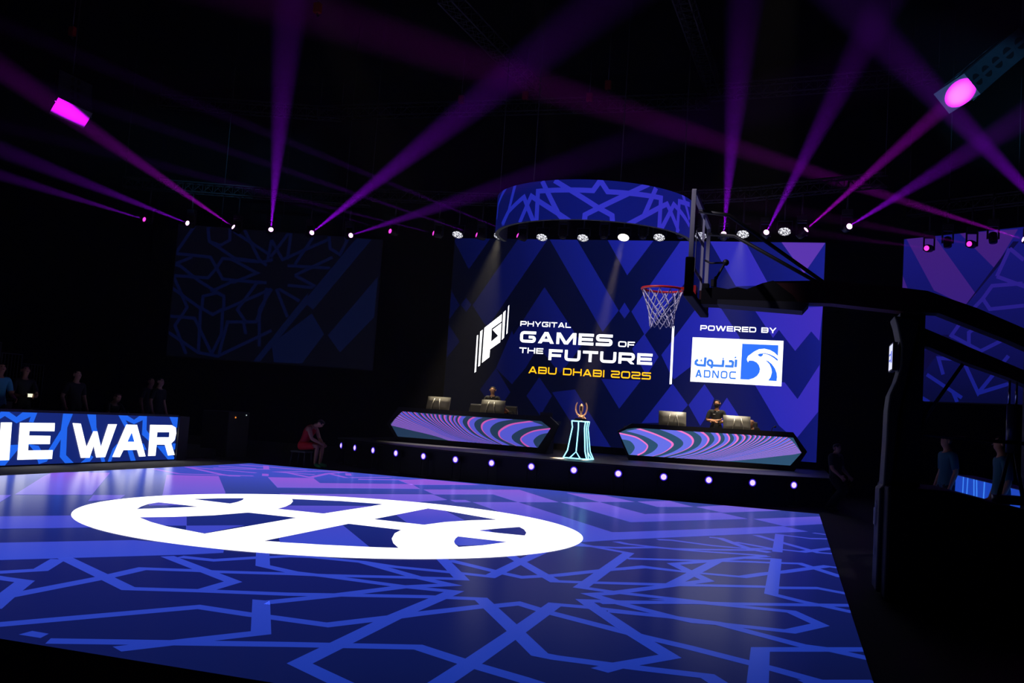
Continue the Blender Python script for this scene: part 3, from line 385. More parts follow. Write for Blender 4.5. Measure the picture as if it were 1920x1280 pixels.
# ------------------------------------------------------------------ angled side screens
def side(name, label, A, B, z0, z1, s0, s1, layers, mats):
    A = Vector((A[0], A[1], 0)); B = Vector((B[0], B[1], 0)); t = (B-A).normalized(); n = Vector((t.y, -t.x, 0))
    root = thing(name, label, 'screen', A+t*(s0+s1)/2+Vector((0, 0, z0)))
    mb = MB(); P = lambda s, z, k: A+t*s+n*k+Vector((0, 0, z))-root.location
    mb.poly([P(s0, z0, 0), P(s1, z0, 0), P(s1, z1, 0), P(s0, z1, 0)], 0)
    for polys, k, m in layers:
        for p in polys:
            p = clip([list(q) for q in p], (s0, z0), (s1, z1))
            if len(p) > 2: mb.poly([P(a, b, k) for a, b in p], m)
    mb.build('display', mats, root)
    c = MB(); c.prism([P(s0-.03, z0-.03, -.01), P(s1+.03, z0-.03, -.01), P(s1+.03, z1+.03, -.01), P(s0-.03, z1+.03, -.01)], -n*.2); c.build('cabinet', MATTE, root)
    for q in (.2, .5, .8): MB().tube([P(s0+(s1-s0)*q, z1+.03, -.1), P(s0+(s1-s0)*q, TOP, -.1)], .015).build('hanging_cable', MATTE, root)
    return root
ln = lambda L, w_: [q for l in L for q in strip(l, w_)]
side('led_screen', 'dim blue screen with faint star lattice hanging left of the stage', (-20.3, 5.36), (-14.24, 7.55), 2.74, 6.95, .6, 7.1,
     [(ln(LS_LINES, .1), .003, 1), (LS_LIGHT, .006, 2)], [mat('dim_navy', '050508', .5, emit='020309', es=.8), mat('dim_line', '050508', .5, emit='040926', es=.9), mat('dim_light', '050508', .5, emit='040a26', es=.9)])
side('led_screen', 'angled purple and blue patterned screen hanging right of the stage', (2.7, 8.4), (4.81, 7.0), 2.73, 7.36, -.55, 5.6,
     [(RS_LIGHT, .003, 1), (RS_DARK, .006, 2), (ln(RS_LINES, .1), .009, 3)],
     [led('side_dark', (0, 0, .22, -.6), [(0, '06082e'), (1, '15156e')], 1.1), led('side_light', (0, 0, .22, -.6), [(0, '241a78'), (1, '3c1c72')], 1.1), mat('side_navy', '030304', .5, spec=.08, emit='0c0a3a', es=1), led('side_line', (0, 0, .22, -.6), [(0, '101a78'), (1, '2c1c80')], 1.1)])
# ------------------------------------------------------------------ curved LED header
RC, RR, RZ0, RZ1 = (-5.75, 3.6), 2.55, 6.22, 7.17
hd = thing('curved_led_header', 'curved blue LED header band with star lines hanging above the stage', 'screen', (RC[0], RC[1], RZ0))
def cylp(th, z, k=0): a = math.radians(th); return (math.sin(a)*(RR+k), -math.cos(a)*(RR+k), z-RZ0)
hm = MB(); N = 96; A0 = -97
for i in range(N):
    a, b = A0+194*i/N, A0+194*(i+1)/N
    hm.poly([cylp(a, RZ0), cylp(b, RZ0), cylp(b, RZ1), cylp(a, RZ1)], 0)
for l in RING_LINES:
    pts = [(q[0]*math.pi/180*RR, q[1]) for q in l]; fine = []
    for p, q in zip(pts, pts[1:]):
        n = max(1, int(abs(q[0]-p[0])/.08)); fine += [(p[0]+(q[0]-p[0])*i/n, p[1]+(q[1]-p[1])*i/n) for i in range(n)]
    fine.append(pts[-1])
    for q in strip(fine, .12):
        q = clip([list(v) for v in q], (-5, RZ0), (5, RZ1))
        if len(q) > 2: hm.poly([cylp(math.degrees(v[0]/RR), v[1], .004) for v in q], 1)
HAX = (1/6, 0, 0, 8.3/6)
hm.build('display', [led('header_dark', HAX, [(0, '050a40'), (.5, '0a1260'), (1, '0e1466')]), led('header_line', HAX, [(0, '10208a'), (.5, '2a2cac'), (1, '3028a8')])], hd)
hk = MB()
for i in range(N):
    a, b = A0+194*i/N, A0+194*(i+1)/N
    for k, z0, z1 in ((-.1, RZ0, RZ1),): hk.poly([cylp(b, z0, k), cylp(a, z0, k), cylp(a, z1, k), cylp(b, z1, k)])
    hk.poly([cylp(a, RZ0, -.1), cylp(b, RZ0, -.1), cylp(b, RZ0, -.003), cylp(a, RZ0, -.003)]); hk.poly([cylp(a, RZ1, -.003), cylp(b, RZ1, -.003), cylp(b, RZ1, -.1), cylp(a, RZ1, -.1)])
hk.build('backing', MATTE, hd)
for th in (-70, -25, 25, 70):
    x, y, z = cylp(th, RZ1, -.05); MB().tube([(x, y, z), (x, y, TOP-RZ0)], .012).build('hanging_cable', MATTE, hd)
# ------------------------------------------------------------------ stage
ST = .63; AC, AR = (-5.431, 9.964), 9.40
stage_top = speckle(mat('stage_deck', '2a2a30', .45), 8, .15); fascia = mat('stage_fascia', '08080b', .7)
sg = thing('stage', 'low black curved stage under the big screen', 'stage', (-5.43, 5, FZ))
arc = [(AC[0]+AR*math.sin(a), AC[1]-AR*math.cos(a)) for a in [-.90+1.56*i/60 for i in range(61)]]
dk = MB(); out = arc+[(arc[-1][0], 9.6), (arc[0][0], 9.6)]
L_ = lambda p, z: (p[0]+5.43, p[1]-5, z-FZ)
dk.poly([L_(p, ST) for p in out]); dk.build('deck', stage_top, sg)
fs = MB()
for p, q in zip(out, out[1:]+out[:1]): fs.poly([L_(p, FZ), L_(q, FZ), L_(q, ST-.003), L_(p, ST-.003)])
fs.build('fascia', fascia, sg)
ed = MB(); ed.tube([L_(p, ST-.02) for p in arc], .025); ed.build('edge_trim', DARK, sg)
# footlights along the stage front
lampc = mat('footlight_lens', '111111', .3, emit='b8a2ff', es=2.0); glow = mat('footlight_rim_glow', '111111', .3, emit='3a1ec8', es=1.0)  # rim ring emits violet: the glow round the lens put into its colour
names = ['leftmost footlight at the stage front', 'second footlight from the left at the stage front', 'third footlight from the left at the stage front', 'fourth footlight from the left at the stage front',
 'fifth footlight from the left, below the left end of the left desk', 'sixth footlight from the left, below the left desk', 'seventh footlight from the left, below the right half of the left desk', 'eighth footlight from the left, below the right end of the left desk',
 'footlight directly below the glowing trophy pedestal', 'footlight below the left end of the right desk', 'footlight below the left half of the right desk', 'footlight below the middle of the right desk', 'second footlight from the right, below the right desk', 'rightmost footlight at the stage front']
fl0 = None
for i in range(14):
    a = -.79571+i*.102757; r_ = 9.551; p = (AC[0]+r_*math.sin(a), AC[1]-r_*math.cos(a))
    if fl0 is None:
        fl0 = thing('footlight', '', 'stage light', (0, 0, 0), 'footlights along the stage front')
        MB().tube([(0, .1, .48), (0, -.02, .48)], [.075, .1], n=20).build('housing', MATTE, fl0)
        mb = MB(); mb.ball((0, -.02, .48), (.062, .03, .062)); mb.build('lens', lampc, fl0)
        mb = MB(); mb.tube([(.071*math.cos(2*math.pi*k/24), -.024, .48+.071*math.sin(2*math.pi*k/24)) for k in range(24)], .012, closed=True); mb.build('rim', glow, fl0)
        mb = MB(); mb.tube([(-.115, .04, .48), (-.115, .04, .1), (-.115, .04, .01), (.115, .04, .01), (.115, .04, .1), (.115, .04, .48)], .012); mb.box((0, .04, .01), (.13, .06, .01)); mb.tube([(-.12, .04, .48), (.12, .04, .48)], .01); mb.build('stand', MATTE, fl0)
        o = fl0
    else: o = dup(fl0, (0, 0, 0))
    o.location = (p[0], p[1], FZ); o.rotation_euler = (0, 0, a); o['label'] = 'small bright violet-white ' + names[i]
# ------------------------------------------------------------------ presenter desks
def catmull(P, t):
    i = max(0, min(int(t), len(P)-2)); u = t-i; p = [Vector(P[max(0, min(len(P)-1, i+k))]) for k in (-1, 0, 1, 2)]
    return .5*((2*p[1])+(p[2]-p[0])*u+(2*p[0]-5*p[1]+4*p[2]-p[3])*u*u+(3*p[1]-p[0]-3*p[2]+p[3])*u**3)
def resample(c, n=40):
    P = [Vector(p) for p in c]; return [catmull(P, (len(P)-1)*i/n) for i in range(n+1)]
def desk(label, A, B, panel, frame, curves, inner, cols, groupk):
    A = Vector((A[0], A[1], 0)); B = Vector((B[0], B[1], 0)); t = (B-A).normalized(); n = Vector((t.y, -t.x, 0))
    root = thing('presenter_desk', label, 'desk', (A+B)/2+Vector((0, 0, ST)), 'presenter desks')
    P = lambda s, z, k: A+t*s+n*k+Vector((0, 0, z))-root.location
    zmin = min(p[1] for p in frame); fr = [(s, max(z, ST) if z < .7 else z) for s, z in frame]; fr = [(s, ST+.002 if z < .7 else z) for s, z in fr]
    bd = MB(); bd.prism([P(s, z, 0) for s, z in fr], -n*.1); bd.build('front_frame', MATTE, root)
    body = MB(); s0 = min(p[0] for p in fr)+.35; s1 = max(p[0] for p in fr)-.35
    body.prism([P(s0, ST, -.1), P(s1, ST, -.1), P(s1, 1.42, -.1), P(s0, 1.42, -.1)], -n*.25); body.build('cabinet', MATTE, root)
    tp = MB(); zt = 1.5; tp.prism([P(s0-.1, zt-.08, -.1), P(s1+.1, zt-.08, -.1), P(s1+.1, zt, -.1), P(s0-.1, zt, -.1)], -n*.75); tp.build('desktop', DARK, root)
    for s in (s0+.1, s1-.1):
        lg = MB(); lg.prism([P(s-.04, ST, -.5), P(s+.04, ST, -.5), P(s+.04, zt-.08, -.5), P(s-.04, zt-.08, -.5)], -n*.3); lg.build('rear_support', MATTE, root)
    mb = MB(); mb.poly([P(s, z, .006) for s, z in panel], 0)
    # inside test for clipping the bands to the convex panel
    def clipc(poly):
        c = sum((Vector(p) for p in panel), Vector((0, 0)))/len(panel)
        for i in range(len(panel)):
            a, b = Vector(panel[i-1]), Vector(panel[i]); nn = Vector((-(b-a).y, (b-a).x)); nn = nn if nn.dot(c-a) > 0 else -nn; o = []
            for k in range(len(poly)):
                p, q = poly[k-1], poly[k]; da, db = nn.dot(p-a), nn.dot(q-a)
                if (da >= 0) != (db >= 0): o.append(p+(q-p)*(da/(da-db)))
                if db >= 0: o.append(q)
            poly = o
            if len(poly) < 3: return []
        return poly
    R_ = [resample(c) for c in curves]
    at = lambda tt: [catmull([r[j] for r in R_], tt) for j in range(41)]
    def band(t0, t1, m, k, thin=False):
        a, b = at(max(0, t0)), at(t1)
        for j in range(40):
            f0, f1 = (0, 0) if not thin else (.72*j/40, .72*(j+1)/40)
            q = clipc([a[j]+(b[j]-a[j])*f0, a[j+1]+(b[j+1]-a[j+1])*f1, b[j+1], b[j]])
            if len(q) > 2: mb.poly([P(v.x, v.y, k) for v in q], m)
    ts = [-.0, 1, 2, 3, 4, 4.6, 5.1, 5.45, 5.75, 6.02, 6.3, 6.62, 7, 7.4, 7.75, 8.0, 8.2, 8.35, 8.47, 8.57, 8.65, 8.72, 8.78, 8.83, 8.88, 8.92, 8.96, 9.0]
    for i in range(1, len(ts)):
        a, b = ts[i-1], ts[i]; dlt = b-a; pw = .15 if i < 3 else .2 if i < 6 else .3 if i < 12 else .2 if i < 16 else .1
        band(a+(.45 if i < 14 else .3)*dlt, b, 1 if i < 17 else 3, .009); band(b-pw*dlt, b, 2, .011, True)
    a = at(0)
    for q in strip([(v.x, v.y) for v in a], .035):
        q = clipc([Vector(v) for v in q])
        if len(q) > 2: mb.poly([P(v.x, v.y, .011) for v in q], 2)
    I_ = resample(inner); sgn = -1 if curves[0][0][0] < curves[0][3][0] else 1
    for j in range(40):                      # blue field beyond the last pink curve, dark corner inside it
        for src, m, k in ((a, 1, .008), (I_, 0, .0095)):
            q = clipc([src[j], src[j+1], src[j+1]+Vector((sgn*1.5, 0)), src[j]+Vector((sgn*1.5, 0))])
            if len(q) > 2: mb.poly([P(v.x, v.y, k) for v in q], m)
    mb.build('led_panel', [mat('desk_teal'+groupk, '050508', .35, emit=cols[0], es=1.3), mat('desk_blue'+groupk, '050508', .35, emit=cols[1], es=1.3), mat('desk_pink'+groupk, '050508', .35, emit=cols[2], es=1.3), mat('desk_lilac'+groupk, '050508', .35, emit=cols[3], es=1.3)], root)
    return root, P
deskR, PR = desk('right presenter desk with pink and blue wave panel, pointed end at right', (-4.577, 4.2), (-.54, 5.4), DR_PANEL, DR_FRAME, DR_CURVES, DR_INNER, ('284864', '5c64d0', 'dc6cb8', '7668c8'), '_bright')
deskL, PL = desk('left presenter desk with pink and blue wave panel, pointed end at left', (-11.2, 4.6), (-6.75, 4.0), DL_PANEL, DL_FRAME, DL_CURVES, DL_INNER, ('1c304a', '4a4cb8', 'b44c9c', '6c54b4'), '_dim')
# monitors (seen from behind)
mon_m = speckle(mat('monitor_grey', '5c5a54', .5), 20, .08); mon_l = mat('monitor_leg', 'a8a49a', .35, .3); mon_s = mat('monitor_screen', '020203', .3)
mon0 = None
def monitor(root_desk, P, s, label):
    global mon0
    base = root_desk.location + P(s, 1.5, -.5); t = (P(1, 0, 0)-P(0, 0, 0)); ang = math.atan2(t.y, t.x)
    if mon0 is None:
        mon0 = thing('monitor', '', 'monitor', (0, 0, 0), 'monitors standing on the presenter desks'); tilt = Matrix.Rotation(math.radians(-14), 3, 'X')
        mb = MB(); NX, NZ = 14, 12; vs = []; fs = []
        for iz in range(NZ+1):
            for ix in range(NX+1):
                x, z = -.36+.72*ix/NX, -.21+.42*iz/NZ
                bl_ = .085*(1-(x/.36)**2)**.5*min(1, ((.21-z)/.13))**.8*min(1, (z+.23)/.1) if abs(x) < .36 else 0
                vs.append(tilt @ Vector((x, -.012-bl_, z))+Vector((0, 0, .25)))
        for iz in range(NZ):
            for ix in range(NX): k = iz*(NX+1)+ix; fs.append((k, k+1, k+NX+2, k+NX+1))
        mb.mesh(vs, fs, 0, True); mb.box((0, .005, .25), (.36, .015, .21), 0, tilt); mb.build('back_shell', mon_m, mon0)
        mb = MB(); mb.box((0, .024, .245), (.345, .004, .195), 0, tilt); mb.build('screen', mon_s, mon0)
        for sg_ in (-1, 1): MB().tube([(sg_*.08, -.085, .40), (sg_*.11, -.15, .25), (sg_*.16, -.16, .0)], .011).build('leg', mon_l, mon0)
        MB().tube([(0, .03, .2), (0, .16, .0)], .012).build('prop', mon_l, mon0)
        o = mon0
    else: o = dup(mon0, (0, 0, 0))
    o.location = base; o.rotation_euler = (0, 0, ang); o['label'] = label
monitor(deskL, PL, .93, 'grey monitor back at the left of the left desk')
monitor(deskL, PL, 2.63, 'grey monitor back in front of the man behind the left desk')
monitor(deskR, PR, 1.13, 'grey monitor back left of the standing man at the right desk')
monitor(deskR, PR, 2.83, 'grey monitor back right of the standing man at the right desk')
# small things on the desks
def small(root_desk, P, s, k, name, label, cat, mb, m):
    o = mb.build(name, m); o.location = root_desk.location+P(s, 1.5, k); tag(o, label, cat); return o
small(deskR, PR, 1.62, -.35, 'computer_mouse', 'small white mouse beside the left monitor on the right desk', 'mouse', MB().ball((0, 0, .025), (.03, .05, .028)), mat('mouse_white', 'b0b0b0', .4))
small(deskR, PR, 2.0, -.35, 'glove', 'yellow glove lying in front of the standing man on the right desk', 'glove', MB().ball((0, 0, .03), (.08, .05, .03)).ball((.09, .02, .025), (.04, .02, .02)).ball((.09, -.02, .025), (.04, .018, .02)).ball((-.02, .05, .025), (.02, .035, .018)), mat('glove_yellow', 'a89a30', .8))
mk = small(deskR, PR, 3.72, -.35, 'desk_microphone', 'small black gooseneck microphone near the right end of the right desk', 'microphone', MB().tube([(0, 0, 0), (0, 0, .02)], .06, n=16).tube([(0, 0, .02), (-.01, 0, .12), (.01, -.01, .2), (.06, -.03, .24)], .009).ball((.08, -.035, .235), .028), MATTE)
small(deskL, PL, 4.35, -.3, 'laptop', 'flat dark laptop lying on the right end of the left desk', 'laptop', MB().box((0, 0, .012), (.17, .12, .012)).box((0, -.14, .1), (.17, .006, .11)), DARK)
small(deskL, PL, 3.32, -.3, 'phone', 'small glowing phone beside the right monitor on the left desk', 'phone', MB().box((0, 0, .05), (.05, .008, .045), 0).poly([(-.045, -.009, .01), (.045, -.009, .01), (.045, -.009, .09), (-.045, -.009, .09)], 1), [MATTE, mat('phone_screen', '111111', .3, emit='ffa0d0', es=.8)])
# chairs behind the desks
def office_chair(label, loc, rz):
    r = thing('office_chair', label, 'chair', loc); r.rotation_euler = (0, 0, rz)
    MB().box((0, 0, .5), (.24, .24, .05)).build('seat', BLACK, r, bevel=.03)
    mb = MB(); mb.box((0, .24, .86), (.22, .04, .34), 0, Matrix.Rotation(-.12, 3, 'X'), .85); mb.build('backrest', DARK, r, bevel=.03)
    mb = MB(); mb.tube([(-.23, .21, .56), (-.22, .25, .9), (-.17, .29, 1.2), (.17, .29, 1.2), (.22, .25, .9), (.23, .21, .56)], .014); mb.build('back_frame', mat('chair_trim', '4a4a52', .4), r)
    MB().tube([(0, 0, .08), (0, 0, .46)], .03).build('pillar', MATTE, r)
    mb = MB()
    for k in range(5): a = k*1.2566; mb.bar((0, 0, .08), (.28*math.cos(a), .28*math.sin(a), .05), .04, .03); mb.ball((.28*math.cos(a), .28*math.sin(a), .032), .03)
    mb.build('wheel_base', MATTE, r)
    return r
office_chair('empty dark office chair between the two monitors of the left desk', (-9.55, 6.1, ST+.002), 0)
office_chair('dark office chair holding the hunched person at the left desk', (-8.46, 6.05, ST+.002), 0)
office_chair('dark office chair behind the right monitor of the right desk', (-1.72, 6.75, ST+.002), 0)
# ------------------------------------------------------------------ pedestal and trophy
pd_dark = mat('pedestal_dark', '0b1c3c', .3); neon = mat('neon_cyan', '222222', .4, emit='8ce8ff', es=2.6)
ped = thing('pedestal', 'flared pedestal outlined with glowing cyan neon edges at centre stage', 'pedestal', (-5.52, 2.36, ST)); ped.rotation_euler = (0, 0, math.radians(-8))
lv = [(0, .30), (.18, .225), (.74, .155), (.89, .175)]
mb = MB()
for (z0, r0), (z1, r1) in zip(lv, lv[1:]):
    c0 = [(-r0, -r0*.8), (r0, -r0*.8), (r0, r0*.8), (-r0, r0*.8)]; c1 = [(-r1, -r1*.8), (r1, -r1*.8), (r1, r1*.8), (-r1, r1*.8)]
    for i in range(4): j = (i+1) % 4; mb.poly([(*c0[i], z0), (*c0[j], z0), (*c1[j], z1), (*c1[i], z1)])
mb.poly([(-.175, -.14, .89), (.175, -.14, .89), (.175, .14, .89), (-.175, .14, .89)]); mb.poly([(-.3, -.24, .0), (-.3, .24, 0), (.3, .24, 0), (.3, -.24, 0)]); mb.build('core', pd_dark, ped)
for i, (sx, sy) in enumerate(((-1, -1), (1, -1), (1, 1), (-1, 1))):
    mb = MB(); mb.tube([(sx*r, sy*r*.8, z+.012) for z, r in lv], .0145); mb.build('neon_edge', neon, ped)
for z, r in (lv[0], lv[3]):
    mb = MB(); mb.tube([(sx*r, sy*r*.8, z+.012) for sx, sy in ((-1, -1), (1, -1), (1, 1), (-1, 1))], .0145, closed=True); mb.build('neon_edge', neon, ped)
mb = MB(); mb.tube([(0, -.142, .89), (0, -.126, .74), (0, -.182, .18)], .0145); mb.tube([(-.14, -.241, .01), (0, -.183, .17), (.14, -.241, .01)], .0145); mb.build('neon_emblem', neon, ped)
mb = MB(); mb.tube([(.178, 0, .89), (.158, 0, .74), (.228, 0, .18)], .0145); mb.tube([(.302, -.12, .01), (.23, 0, .17), (.302, .12, .01)], .0145); mb.build('neon_emblem', neon, ped)
gold = mat('trophy_gold', 'e8b488', .35, .45)
tr = thing('trophy', 'small gold trophy with two laurel wings standing on the neon pedestal', 'trophy', (-5.52, 2.36, ST+.912))
MB().box((0, 0, .02), (.14, .1, .02)).box((0, 0, .05), (.12, .085, .012)).build('base', mat('trophy_base', '0c0a0a', .25), tr)
mb = MB()
prof = [(.0, .062), (.075, .10), (.03, .14), (.028, .2), (.05, .24), (.055, .3), (.055, .36), (.03, .4), (0, .43)]
for i in range(len(prof)-1):
    for j in range(12):
        a, b = 2*math.pi*j/12, 2*math.pi*(j+1)/12; (r0, z0), (r1, z1) = prof[i], prof[i+1]
        mb.poly([(r0*math.cos(a), r0*math.sin(a)*.7, z0), (r0*math.cos(b), r0*math.sin(b)*.7, z0), (r1*math.cos(b), r1*math.sin(b)*.7, z1), (r1*math.cos(a), r1*math.sin(a)*.7, z1)], 0, True)
mb.build('figure', gold, tr)
mb = MB(); mb.poly([(-.025, -.041, .25), (.025, -.041, .25), (.025, -.041, .34), (0, -.041, .37), (-.025, -.041, .34)]); mb.build('arch_niche', mat('trophy_niche', '20140c', .4), tr)
for sg_ in (-1, 1):
    mb = MB()
    for k in range(12):
        a = math.radians(-72+k*11.5); cx, cz = sg_*(.045+.095*math.cos(a)+.02*math.sin(a)), .29+.165*math.sin(a)
        mb.ball((cx, 0, cz), (.011, .006, .032), rot=Matrix.Rotation(-sg_*(a-.5), 3, 'Y'), seg=8, rings=6)
    mb.tube([(sg_*(.035+.09*math.cos(math.radians(q))+.02*math.sin(math.radians(q))), 0, .29+.165*math.sin(math.radians(q))) for q in range(-85, 58, 10)], .006)
    mb.build('laurel_wing', gold, tr)
mb = MB(); mb.prism([(.03, -.05, .062), (.13, -.05, .062), (.07, -.05, .13)], (0, .06, 0)); mb.build('fin', gold, tr)
# ------------------------------------------------------------------ basketball stand
pad = mat('padding_black', '070709', .7, spec=.15); redarm = mat('arm_dark_red', '34080c', .5); rimred = mat('rim_red', 'c41e1c', .4)
alu = mat('aluminium', 'a4a4b0', .5, .2); netm = mat('net_white', 'd8d4e4', .8)
glass = bpy.data.materials.new('clear_board'); glass.use_nodes = True
nt = glass.node_tree; nt.nodes.clear(); o_ = nt.nodes.new('ShaderNodeOutputMaterial'); mx = nt.nodes.new('ShaderNodeMixShader'); tr_ = nt.nodes.new('ShaderNodeBsdfTransparent'); gl = nt.nodes.new('ShaderNodeBsdfGlossy')
tr_.inputs['Color'].default_value = (.8, .8, .86, 1); gl.inputs['Roughness'].default_value = .05; mx.inputs[0].default_value = .05
nt.links.new(tr_.outputs[0], mx.inputs[1]); nt.links.new(gl.outputs[0], mx.inputs[2]); nt.links.new(mx.outputs[0], o_.inputs[0])
HY = -9.906; BX = -1.645
bs = thing('basketball_stand', 'tall dark basketball stand with clear backboard, red rim and white net at right', 'basketball hoop', (.5, HY, FZ))
def hp(name, mb, m, parent=None, bevel=0):
    o = mb.build(name, m, parent or bs, bevel=bevel)
    if parent is None: o.location = (-.5, -HY, -FZ)
    return o
bb = hp('backboard', MB().box((BX+.01, HY, 3.425), (.008, .89, .52)), glass)
fr = MB()
for y in (HY-.89, HY+.89): fr.box((BX+.015, y, 3.425), (.022, .02, .525))
for z in (2.91, 3.94): fr.box((BX+.015, HY, z), (.022, .89, .026))
fr.box((BX+.03, HY+.12, 3.42), (.012, .012, .5))
hp('board_frame', fr, alu, bb)
pm = MB()
for y in (HY-.885, HY+.885): pm.box((BX+.01, y, 3.06), (.045, .035, .2))
pm.box((BX+.01, HY, 2.885), (.05, .92, .03)); hp('edge_padding', pm, pad, bb, bevel=.012)
mk = MB()
for y in (-.295, .295): mk.box((BX-.002, HY+y, 3.43), (.002, .025, .225))
for z in (3.23, 3.63): mk.box((BX-.002, HY, z), (.002, .27, .025))
hp('target_square', mk, mat('board_line', '8c8c94', .5), bb)
RX = BX-.375
rm = MB(); rm.tube([(RX+.229*math.cos(2*math.pi*k/48), HY+.23*math.sin(2*math.pi*k/48), 3.05) for k in range(48)], .0135, n=10, closed=True)
rim = hp('rim', rm, rimred)
bk = MB(); bk.prism([(BX-.005, HY-.09, 3.03), (BX-.16, HY-.12, 3.035), (BX-.16, HY+.12, 3.035), (BX-.005, HY+.09, 3.03)], (0, 0, .03)); bk.box((BX-.02, HY, 3.02), (.02, .1, .07)); hp('bracket', bk, rimred, rim)
nm = MB(); rows = [(.225, 3.035), (.19, 2.93), (.165, 2.86), (.15, 2.8), (.14, 2.74), (.133, 2.685), (.13, 2.625)]
rnd = random.Random(3); node = []
for i, (r_, z) in enumerate(rows):
    node.append([(RX+.01*i/6+r_*math.cos(2*math.pi*(k+.5*(i % 2)+.08*i)/12), HY+r_*math.sin(2*math.pi*(k+.5*(i % 2)+.08*i)/12), z+rnd.uniform(-.012, .012)*(i > 0)) for k in range(12)])
for i in range(len(rows)-1):
    for k in range(12):
        a = node[i][k]
        for q in ((k, k-1) if i % 2 == 0 else (k, k+1)):
            b = node[i+1][q % 12]; mid = [(a[j]+b[j])/2 for j in range(3)]; mid[2] -= .006; nm.tube([a, mid, b], .0055, n=5, cap=False)
hp('net', nm, netm, rim)
Z2 = lambda pts: [(x, HY-.13, z) for x, z in pts]
hp('upper_arm', MB().prism(Z2([(-1.6, 2.93), (-.228, 2.93), (.451, 2.871), (.804, 2.865), (1.462, 2.61), (1.75, 2.48), (1.75, 2.67), (1.589, 2.739), (1.159, 2.927), (.885, 3.022), (.697, 3.088), (.494, 3.11), (-.237, 3.175), (-.83, 3.15), (-.94, 3.115), (-1.1, 3.04), (-1.6, 3.03)]), (0, .26, 0)), redarm)
hp('arm_cover', MB().prism([(x, HY-.145, z) for x, z in [(-1.58, 2.88), (-.55, 2.88), (-.62, 3.0), (-.83, 3.155), (-.94, 3.125), (-1.1, 3.055), (-1.2, 3.075), (-1.3, 3.05), (-1.42, 3.07), (-1.58, 3.05)]], (0, .29, 0)), pad)
hp('arm_padding', MB().prism([(x, HY-.19, z) for x, z in [(-1.4, 2.88), (-.52, 2.835), (-.46, 2.91), (-.56, 2.93), (-1.4, 2.93)]], (0, .38, 0)), speckle(mat('padding_grey', '14161e', .6), 5, .1))
hp('lower_arm', MB().prism(Z2([(.5, 2.604), (.669, 2.539), (1.041, 2.383), (1.471, 2.239), (1.75, 2.12), (1.75, 2.26), (1.468, 2.377), (1.037, 2.555), (.654, 2.714), (.5, 2.779)]), (0, .26, 0)), redarm)
for y in (-1, 1): hp('brace', MB().tube([(BX+.04, HY+y*.6, 3.8), (-1.3, HY+y*.55, 3.77), (-.33, HY+y*.12, 3.16)], .021), MATTE)
hp('column', MB().box((.56, HY, 1.42), (.12, .16, 1.43)), MATTE)
cp = [(.372, 2.81), (.406, 2.71), (.454, 2.494), (.451, 2.277), (.415, 2.14), (.359, 2.0), (.344, 1.84), (.34, 1.516), (.328, 1.14), (.325, 1.076), (.291, 1.058), (.292, .606), (.292, .03), (.42, .03), (.42, 1.06), (.46, 1.8), (.635, 2.78)]
hp('column_padding', MB().prism([(x, HY-.24, z) for x, z in cp[::-1]], (0, .48, 0)), speckle(mat('padding_front', '0d0d12', .6), 4, .1), bevel=.02)
hp('base', MB().prism([(.34, HY-.62, .0), (3.0, HY-.62, .0), (3.0, HY-.62, .72), (1.6, HY-.62, .96), (.9, HY-.62, 1.1), (.34, HY-.62, 1.1)], (0, 1.24, 0)), pad, bevel=.03)
em = MB()
for k in range(3): em.box((.281-.004, HY-.12+.025*k, .80), (.002, .008, .1+.03*(k == 1)))
em.box((.277, HY+.06, .76), (.002, .05, .085)); em.box((.2755, HY+.05, .76), (.001, .018, .05), 1)
em.box((.279, HY-.03, .42), (.002, .02, .045)); hp('padding_emblem', em, [mat('pad_print', '8a8a98', .6), mat('pad_print_blue', '20408c', .6)])
dp = hp('scoreboard', MB().box((.40, HY, 2.4), (.022, .2, .145), 0), MATTE)
dm = MB(); Yq = lambda y0, y1, z0, z1, m, x=.3765: dm.poly([(x, HY+y1, z0), (x, HY+y0, z0), (x, HY+y0, z1), (x, HY+y1, z1)], m)
Yq(-.185, .185, 2.27, 2.53, 0); Yq(-.15, -.04, 2.34, 2.46, 1, .375); Yq(-.02, .15, 2.42, 2.44, 1, .375); Yq(-.02, .15, 2.36, 2.38, 1, .375); hp('display', dm, [mat('score_white', '111111', .4, emit='d8dcf4', es=1), mat('score_blue', '111111', .4, emit='2c50d0', es=1)], dp)
hp('strut', MB().tube([(1.05, HY-.1, 2.36), (.69, HY-.1, 1.76)], .018), redarm)
hp('cross_bar', MB().tube([(.66, HY-.12, 1.62), (1.62, HY-.12, 1.6)], .018), MATTE)
for dx in (-.032, .032): hp('guide_tube', MB().tube([(1.52+dx, HY-.06, 1.96), (1.52+dx, HY-.06, 2.22)], .012), CHROME)
hp('cylinder', MB().tube([(1.525, HY-.06, 1.5), (1.525, HY-.06, 1.98)], .06, n=16), speckle(mat('cylinder_grey', '3c3c54', .35, .3), 10, .05))
cg = MB()
for k in range(4): a = k*math.pi/2+.5; cg.tube([(1.525+.03*math.cos(a), HY-.06+.03*math.sin(a), 1.52), (1.525+.15*math.cos(a), HY-.06+.15*math.sin(a), 1.07)], .012)
hp('spread_rod', cg, STEEL); hp('collar', MB().tube([(1.525, HY-.06, 1.0), (1.525, HY-.06, 1.08)], .17, n=24), mat('collar_violet', '3a2468', .4))
hp('rear_post', MB().box((1.75, HY+.05, 1.75), (.09, .14, .98)), pad)
